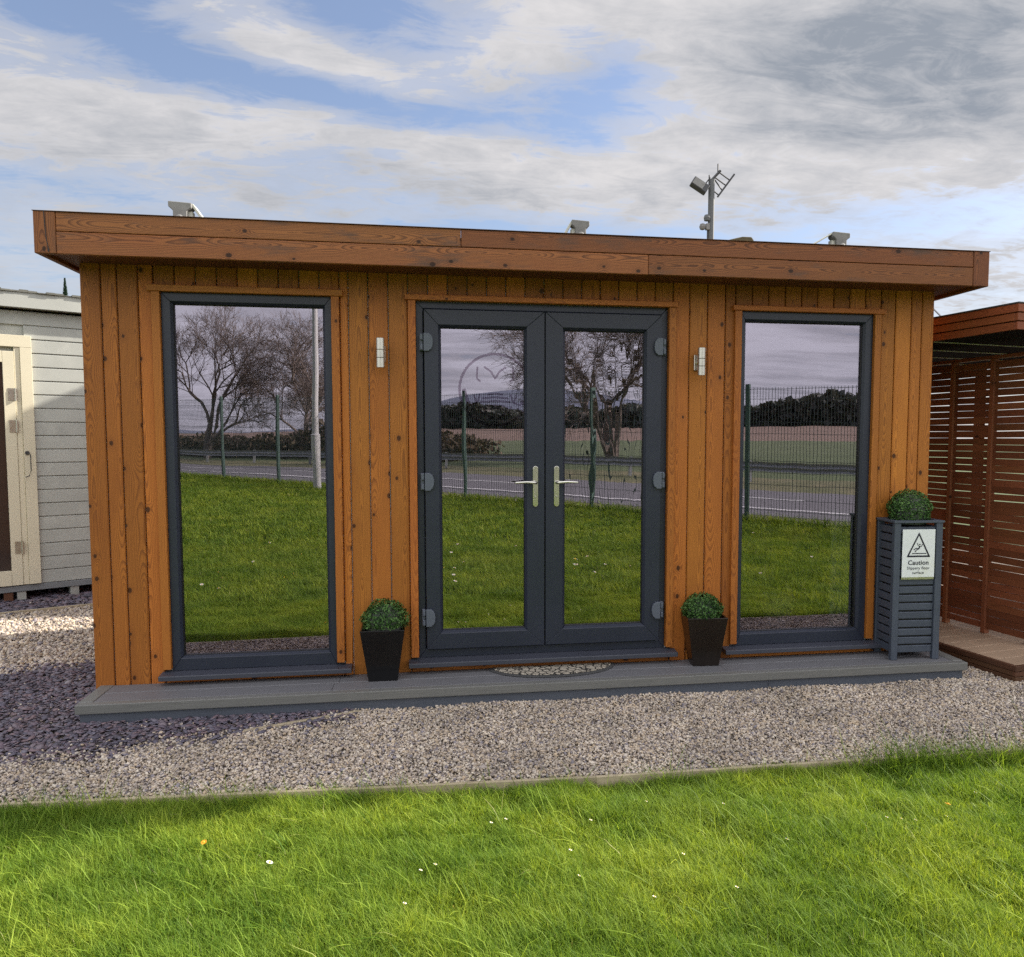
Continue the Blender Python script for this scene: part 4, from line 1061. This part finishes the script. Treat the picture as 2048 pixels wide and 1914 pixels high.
# ---------------------------------------------------------------- pergola on the right
PG = thing('pergola', 'open sided dark red timber pergola with slatted screen beside the garden room', 'pergola', (5.006, -.428, 0), R(10.4))
PW, PD = 2.15, 2.3
b = MB(); n = 17
for k in range(n):
    y0 = .002 + k * .135; b.box(.03, PW, y0 + .03, y0 + .03 + .130, .080, .100, along=0)
b.build('deck_board', M['tandeck'], PG, bevel=.003)
b = MB()
for k, (z0, z1) in enumerate(((-.02, .028), (.031, .062), (.065, .098))):
    e = .004 * (k % 2); b.box(e, PW, e, .028, z0, z1, along=0); b.box(e, .028, .0285, PD, z0, z1, along=1)
b.build('deck_edge', M['browndeck'], PG, bevel=.002)
SX = .53
ypos = [.345, .700, 1.045, 1.42, 1.80, 2.18]
b0 = None
for i, y in enumerate(ypos):
    MB().box(SX - .024, SX + .024, y - .018, y + .018, .101, 2.06 if i else 2.16, along=2).build('post', M['perg'], PG, bevel=.002)
for (x, y) in ((2.05, .345), (2.05, 2.18)):
    MB().box(x - .035, x + .035, y - .035, y + .035, .101, 2.16, along=2).build('post', M['perg'], PG, bevel=.002)
for i in range(5):
    b = MB(); y0, y1 = ypos[i] + .019, ypos[i + 1] - .019; z = .135
    while z < 2.02:
        hgt = .0428; xo = random.uniform(-.001, .001); tl = random.uniform(-.002, .002); zz = z + random.uniform(-.0015, .0015)
        gap_w = random.choice([random.uniform(-.0004, .0020), random.uniform(.0020, .0040), .0042])
        vs = []
        for (yy, dzz) in ((y0, tl), (y1, -tl)):
            for (xx, dx) in ((SX - .008 + xo, 0), (SX + .006 + xo, 0)):
                vs += [(xx, yy, zz + dzz), (xx, yy, zz + hgt + dzz + gap_w)]
        b.add(vs, [(0, 1, 5, 4), (2, 6, 7, 3), (0, 4, 6, 2), (1, 3, 7, 5), (0, 2, 3, 1), (4, 5, 7, 6)], along=1)
        z += .0490
    b.build('slat_panel', M['perg'], PG)
b = MB(); b.box(SX - .026, SX + .026, .32, PD - .08, 2.061, 2.085, along=1); b.build('top_rail', M['perg'], PG, bevel=.002)
RX0, RX1, RY0, RY1 = -.012, 2.2, .075, 2.25
for k, (z0, z1) in enumerate(((2.165, 2.213), (2.218, 2.265), (2.270, 2.318))):
    e = .006 * (2 - k)
    b = MB(); b.box(RX0 + e, RX1, RY0 + e, RY0 + .03, z0, z1, along=0); b.box(RX0 + e, RX0 + .03, RY0 + .031, RY1, z0, z1, along=1); b.box(RX1 - .03, RX1 - .001, RY0 + .031, RY1, z0, z1, along=1); b.box(RX0 + .031, RX1 - .031, RY1 - .03, RY1 - .001, z0 - (.055 if k == 0 else 0), z1, along=0)
    b.build('fascia_board', M['pergf'], PG, bevel=.002)
b = MB(); b.box(RX0 + .032, RX1 - .032, RY0 + .032, RY1 - .032, 2.168, 2.30); b.build('ceiling', M['ceil'], PG)
for y in (.75, 1.15, 1.55, 1.95):
    MB().box(RX0 + .035, RX1 - .035, y, y + .008, 2.161, 2.167).build('ceiling_line', M['ceil_line'], PG)  # thin pale lines between the ceiling boards
MB().box(RX0 - .003, RX1, RY0 - .003, RY1, 2.3195, 2.328).build('roof', M['rubber'], PG)

# unseen building added further right, its steep roof shaped to shade the gravel
NB = thing('sunblocker', 'brown timber summerhouse added unseen beyond the pergola to shade the gravel', 'sunblocker', (7.3, -.42, 0))
b = MB(); x = 0
while x < 6.9: b.box(x + .002, x + .118, 0, .02, .05, 2.25, along=2); x += .12
b.box(0, 7.0, .021, 2.6, .05, 2.25); b.build('wall', M['clad'], NB)
MB().prism([(-.05, 2.251), (1.02, 4.10), (2.75, 2.251)], 0, -.05, 7.1, along=0).build('roof', M['felt'], NB)
f = MB(); ring(f, 1.6, 3.4, .1, 2.15, 1.7, 3.3, .2, 2.05, -.03, -.002); fo = f.build('window', M['frame'], NB); pane(fo, 1.7, 3.3, .2, 2.05, -.012, M['darkglass'])

# building behind with a mossy roof, just showing over the fascia
MR = thing('brown_cabin', 'cabin behind the garden room with a mossy roof edge just above the fascia', 'cabin', (1.0, 4.0, 0))
M['moss'] = paint('mossy_felt', (.13, .11, .06), .95, .35, 22., .9, 40., dirt=(.20, .15, .07), dirtamt=.7)
b = MB(); b.box(0, 4.1, .0, 2.6, -.05, 3.50); b.build('wall', M['browndeck'], MR)
b = MB(); b.box(-.05, 3.72, -.02, 2.62, 3.501, 3.62); b.prism([(3.721, 3.501), (4.16, 3.501), (4.155, 3.765), (4.13, 3.80), (4.02, 3.80), (3.86, 3.76), (3.721, 3.72)], 1, 0, 2.6); b.build('roof', M['moss'], MR, bevel=.012, seg=2)

# cable to the pergola
b = MB(); p0, p1 = Vector((7.15, 3.7, 3.07)), Vector((6.2, 1.4, 2.42)); b.tube([p0.lerp(p1, t) - Vector((0, 0, .12 * math.sin(math.pi * t))) for t in [k / 8 for k in range(9)]], .009, 6)
tag(b.build('overhead_cable', M['cable']), 'thin grey cable running down from the sky to the pergola roof', 'cable')
b = MB(); b.tube([(7.15, 3.7, -.08), (7.15, 3.7, 3.1)], .04, 8)
tag(b.build('cable_post', M['galv']), 'thin grey post carrying the cable behind the pergola', 'post')

# conifer behind the pale shed
CT = thing('conifer_tree', 'slim dark conifer whose pointed tip shows above the pale shed roof', 'tree', (-4.94, 10.78, LAWN))
MB().tube([(0, 0, 0), (0, 0, 3.9)], [.09, .02], 8).build('trunk', M['bark'], CT)
g = np.random.default_rng(2); n = 9000
hh = g.uniform(.3, 4.38, n); rad_ = (4.40 - hh) * .125 * np.sqrt(g.uniform(.05, 1, n)); an = g.uniform(0, 6.283, n)
c = np.stack([rad_ * np.cos(an), rad_ * np.sin(an), hh], -1); dv = np.stack([np.cos(an) * .5, np.sin(an) * .5, np.ones(n)], -1) * .03; sd = np.stack([-np.sin(an), np.cos(an), np.zeros(n)], -1) * .006
V = np.stack([c - sd, c + sd, c + dv], 1).reshape(-1, 3)
big_mesh('crown', V, np.arange(n * 3).reshape(-1, 3), M['conifer'], np.repeat(g.random(n), 3), CT)

# floodlight pole
FP = thing('floodlight_pole', 'grey steel pole with floodlight and aerial rising behind the flat roof', 'pole', (5.775, 7.08, LAWN))
b = MB(); b.tube([(0, 0, 0), (0, 0, 5.50)], .048, 12); b.build('pole', M['galv'], FP)
RZ = R(-9.1)
fl = MB(); Mx = Matrix.Translation((-.19, -.05, 5.37)) @ Matrix.Rotation(RZ, 4, 'Z') @ Matrix.Rotation(R(33), 4, 'Y') @ Matrix.Rotation(R(-18), 4, 'X')
fl.box(-.155, .115, -.05, .05, -.075, .075, M=Mx); fl.build('floodlight', M['darkmetal'], FP, bevel=.01)
MB().box(-.14, .04, -.055, -.0505, -.06, .06, M=Mx).build('lens', M['mount'], FP)
b = MB(); b.tube([(-.11, -.02, 5.42), (-.03, -.02, 5.52)], .010, 6); b.tube([(-.09, -.02, 5.38), (-.02, -.02, 5.41)], .012, 6); b.tube([(-.045, -.02, 5.38), (-.045, -.02, 5.56)], .010, 6)
b.build('floodlight_arm', M['darkmetal'], FP)
b = MB(); b.tube([(-.02, 0, 5.47), (.14, 0, 5.64)], .020, 8); b.tube([(.10, 0, 5.58), (.10, 0, 5.74)], .010, 6)
b.tube([(.10, 0, 5.245), (.365, 0, 5.60)], .015, 6)
for (a, c2, d2, e2) in ((.11, 5.62, .285, 5.51), (.06, 5.53, .22, 5.43), (.05, 5.50, .17, 5.35), (.04, 5.33, .12, 5.27)): b.tube([(a, 0, c2), (d2, 0, e2)], .010, 6)
b.build('aerial', M['darkmetal'], FP)
b = MB(); b.lathe([(.01, -.055), (.045, -.045), (.052, 0), (.04, .04), (.01, .05)], (-.07, -.02, 4.92), 12); b.build('siren', M['galv'], FP)
b = MB(); b.lathe([(.01, -.052), (.04, -.04), (.05, 0), (.038, .04), (.01, .05)], (-.145, -.03, 4.78), 12); b.box(-.09, -.035, -.05, .01, 4.735, 4.83); b.build('camera', M['mount'], FP, bevel=.004)
b = MB(); b.tube([(-.055, -.01, 4.0), (-.055, -.01, 4.80)], .012, 6); b.build('cable', M['darkmetal'], FP)

# ---------------------------------------------------------------- behind the camera (seen in the glass)
FN_T = thing('mesh_fence', 'green welded mesh fence with steel posts along the road, reflected in the glass', 'fence')
posts = [-22.6, -19.4, -16.31, -13.78, -10.5, -7.17, -3.87, -.66, 2.5, 5.6]
for t in posts:
    x, y, z = fpt(t, 0)
    o = MB().box(-.035, .035, -.03, .03, -.1, 2.42).build('post', M['greenpost'], FN_T); o.location = (x, y, z); o.rotation_euler = (0, 0, math.atan2(FT[1], FT[0]))
    for zz in (.5, 1.3, 2.25):
        pass
for i in range(len(posts) - 1):
    a, c2 = posts[i] + .04, posts[i + 1] - .04; L = c2 - a
    x0, y0, z0 = fpt(a, 0); x1, y1, z1 = fpt(c2, 0)
    b = MB(); n = int(L / .055); wr = .0032
    for k in range(n + 1):
        f_ = k / n; px, py, pz = x0 + (x1 - x0) * f_, y0 + (y1 - y0) * f_, z0 + (z1 - z0) * f_
        b.box(px - wr, px + wr, py - wr, py + wr, pz + .03, pz + 2.36, r=.5)
    for zz in (.04, .24, .44, .9, 1.1, 1.56, 1.76, 2.16, 2.33):
        b.tube([(x0, y0, z0 + zz), (x1, y1, z1 + zz)], .0038, 4, False, r=.5)
    b.build('mesh_panel', M['wire'], FN_T)
# crash barrier
CB = thing('crash_barrier', 'grey steel crash barrier along the far side of the road, reflected in the glass', 'crash barrier')
b = MB()
ts = np.arange(-40, 50, 4.)
prof = [(-.03, .34), (.03, .41), (-.03, .47), (.03, .54), (-.03, .61)]
for ta, tb in zip(ts[:-1], ts[1:]):
    pa = [fpt(ta, 9 + q[0], q[1]) for q in prof]; pb = [fpt(tb, 9 + q[0], q[1]) for q in prof]
    for k in range(4): b.add([pa[k], pa[k + 1], pb[k + 1], pb[k]], [(0, 1, 2, 3)], r=.5)
    pa2 = [fpt(ta, 9.02 + q[0], q[1]) for q in prof]; pb2 = [fpt(tb, 9.02 + q[0], q[1]) for q in prof]
    for k in range(4): b.add([pa2[k], pb2[k], pb2[k + 1], pa2[k + 1]], [(0, 1, 2, 3)], r=.5)
b.build('rail', M['rail'], CB)
for t in ts:
    x, y, z = fpt(t, 9.12); o = MB().box(-.05, .05, -.05, .05, -.1, .62).build('post', M['rail'], CB); o.location = (x, y, z)
# lamp post
LP = thing('lamp_post', 'tall pale lamp post standing by the fence, reflected in the left window', 'lamp post', (-1.30, -15.6, float(H(-1.3, -15.6))))
b = MB(); b.tube([(0, 0, -.1), (0, 0, 1.4), (0, 0, 1.42), (0, 0, 6.8)], [.10, .10, .075, .06], 12); b.build('pole', M['lamppost'], LP)
b = MB(); b.tube([(0, 0, 6.7), (-.5, .3, 7.2), (-1.2, .7, 7.3)], [.05, .04, .04], 8); b.box(-1.6, -1.1, .55, .85, 7.22, 7.36); b.build('lantern', M['lamppost'], LP)

# bare trees
def bare_tree(label, x, y, h, spread, seed, lean=(0, 0), depth=6, weep=0.):
    g = random.Random(seed)
    z = float(H(x, y))
    t = thing('bare_tree', label, 'tree', (x, y, z - .1), 0, 'bare trees across the road')
    tr = MB(); tw = MB()
    def grow(p, d, L, r_, lev):
        pts = [p]; q = p.copy(); dd = d.copy(); ns = 3
        for k in range(ns):
            dd = (dd + Vector((g.gauss(0, .14), g.gauss(0, .14), g.gauss(.03, .10) - weep * (lev > 3)))).normalized()
            q = q + dd * L / ns; pts.append(q.copy())
        rr_ = [r_ * (1 - .4 * k / ns) for k in range(ns + 1)]
        (tr if lev <= 2 else tw).tube(pts, rr_, 6 if lev <= 2 else 3, False, r=g.random())
        if lev >= depth: return
        nb = 3 if lev < 2 else g.choice([4, 4, 5])
        for k in range(nb):
            i = g.choice([1, 2, 3, 3]); base = pts[i]
            a = g.uniform(0, 6.283); ang = g.uniform(.35, .85) * spread
            ax = dd.orthogonal().normalized(); ax.rotate(Matrix.Rotation(a, 3, dd)) if False else None
            ax = Matrix.Rotation(a, 3, dd) @ dd.orthogonal().normalized()
            nd = (dd * math.cos(ang) + ax * math.sin(ang)).normalized()
            grow(base, nd, L * g.uniform(.62, .84), max(r_ * .52, .007), lev + 1)
    for k in range(g.choice([2, 3])):
        grow(Vector((g.uniform(-.15, .15), g.uniform(-.15, .15), 0)), Vector((lean[0] + g.gauss(0, .25), lean[1] + g.gauss(0, .25), 1)).normalized(), h * .31, h * .019, 0)
    tr.build('trunk', M['bark'], t); tw.build('twigs', M['twig'], t)
    return t
bare_tree('bare branching tree across the road, reflected at the left of the left window', -10.6, -41.5, 9.6, 1.0, 4, (.05, 0), 6)
bare_tree('bare branching tree beside the lamp post, reflected at the right of the left window', -5.0, -40.5, 8.4, 1.05, 12, (0, 0), 6)
bare_tree('broad bare tree close to the road, reflected in the right door', 8.9, -26.5, 8.2, 1.05, 23, (.05, 0), 6)

# hedges and the far wood
def wood_mass(name, label, t0, t1, s, hmin, hmax, depth, n, ls, seed, m, kind='stuff'):
    g = np.random.default_rng(seed)
    t = g.uniform(t0, t1, n); sx = s + g.uniform(0, depth, n)
    tops = hmin + (hmax - hmin) * smooth_noise(t + 500, t * 0 + seed * 3.3, .11, seed) * (.75 + .5 * smooth_noise(t + 900, sx, .6, seed + 1))
    hz = tops * g.uniform(0, 1, n) ** .75 - .3
    x = FN[0] * (FC + sx) + FT[0] * t; y = FN[1] * (FC + sx) + FT[1] * t
    c = np.stack([x, y, H(x, y) + hz], -1)
    a = g.normal(0, 1, (n, 3)); a /= np.linalg.norm(a, axis=1)[:, None]; b2 = np.cross(a, g.normal(0, 1, (n, 3))); b2 /= np.linalg.norm(b2, axis=1)[:, None]
    V = np.stack([c - a * ls, c + b2 * ls * .8, c + a * ls, c - b2 * ls * .8], 1).reshape(-1, 3)
    o = big_mesh(name, V, np.arange(n * 4).reshape(-1, 4), m, np.repeat(g.random(n), 4))
    tag(o, label, 'woodland' if 'wood' in name else 'hedge', kind=kind)
wood_mass('far_wood', 'dark far wood along the skyline beyond the fields, seen in the glass', -150, 150, 139, 3., 7.2, 10, 45000, .8, 5, M['hedge'])
wood_mass('hedge', 'brown scrubby hedge behind the crash barrier, seen in the left window', -44, -19, 12.5, .5, 2.2, 4, 12000, .13, 9, M['scrub'])
# far hills
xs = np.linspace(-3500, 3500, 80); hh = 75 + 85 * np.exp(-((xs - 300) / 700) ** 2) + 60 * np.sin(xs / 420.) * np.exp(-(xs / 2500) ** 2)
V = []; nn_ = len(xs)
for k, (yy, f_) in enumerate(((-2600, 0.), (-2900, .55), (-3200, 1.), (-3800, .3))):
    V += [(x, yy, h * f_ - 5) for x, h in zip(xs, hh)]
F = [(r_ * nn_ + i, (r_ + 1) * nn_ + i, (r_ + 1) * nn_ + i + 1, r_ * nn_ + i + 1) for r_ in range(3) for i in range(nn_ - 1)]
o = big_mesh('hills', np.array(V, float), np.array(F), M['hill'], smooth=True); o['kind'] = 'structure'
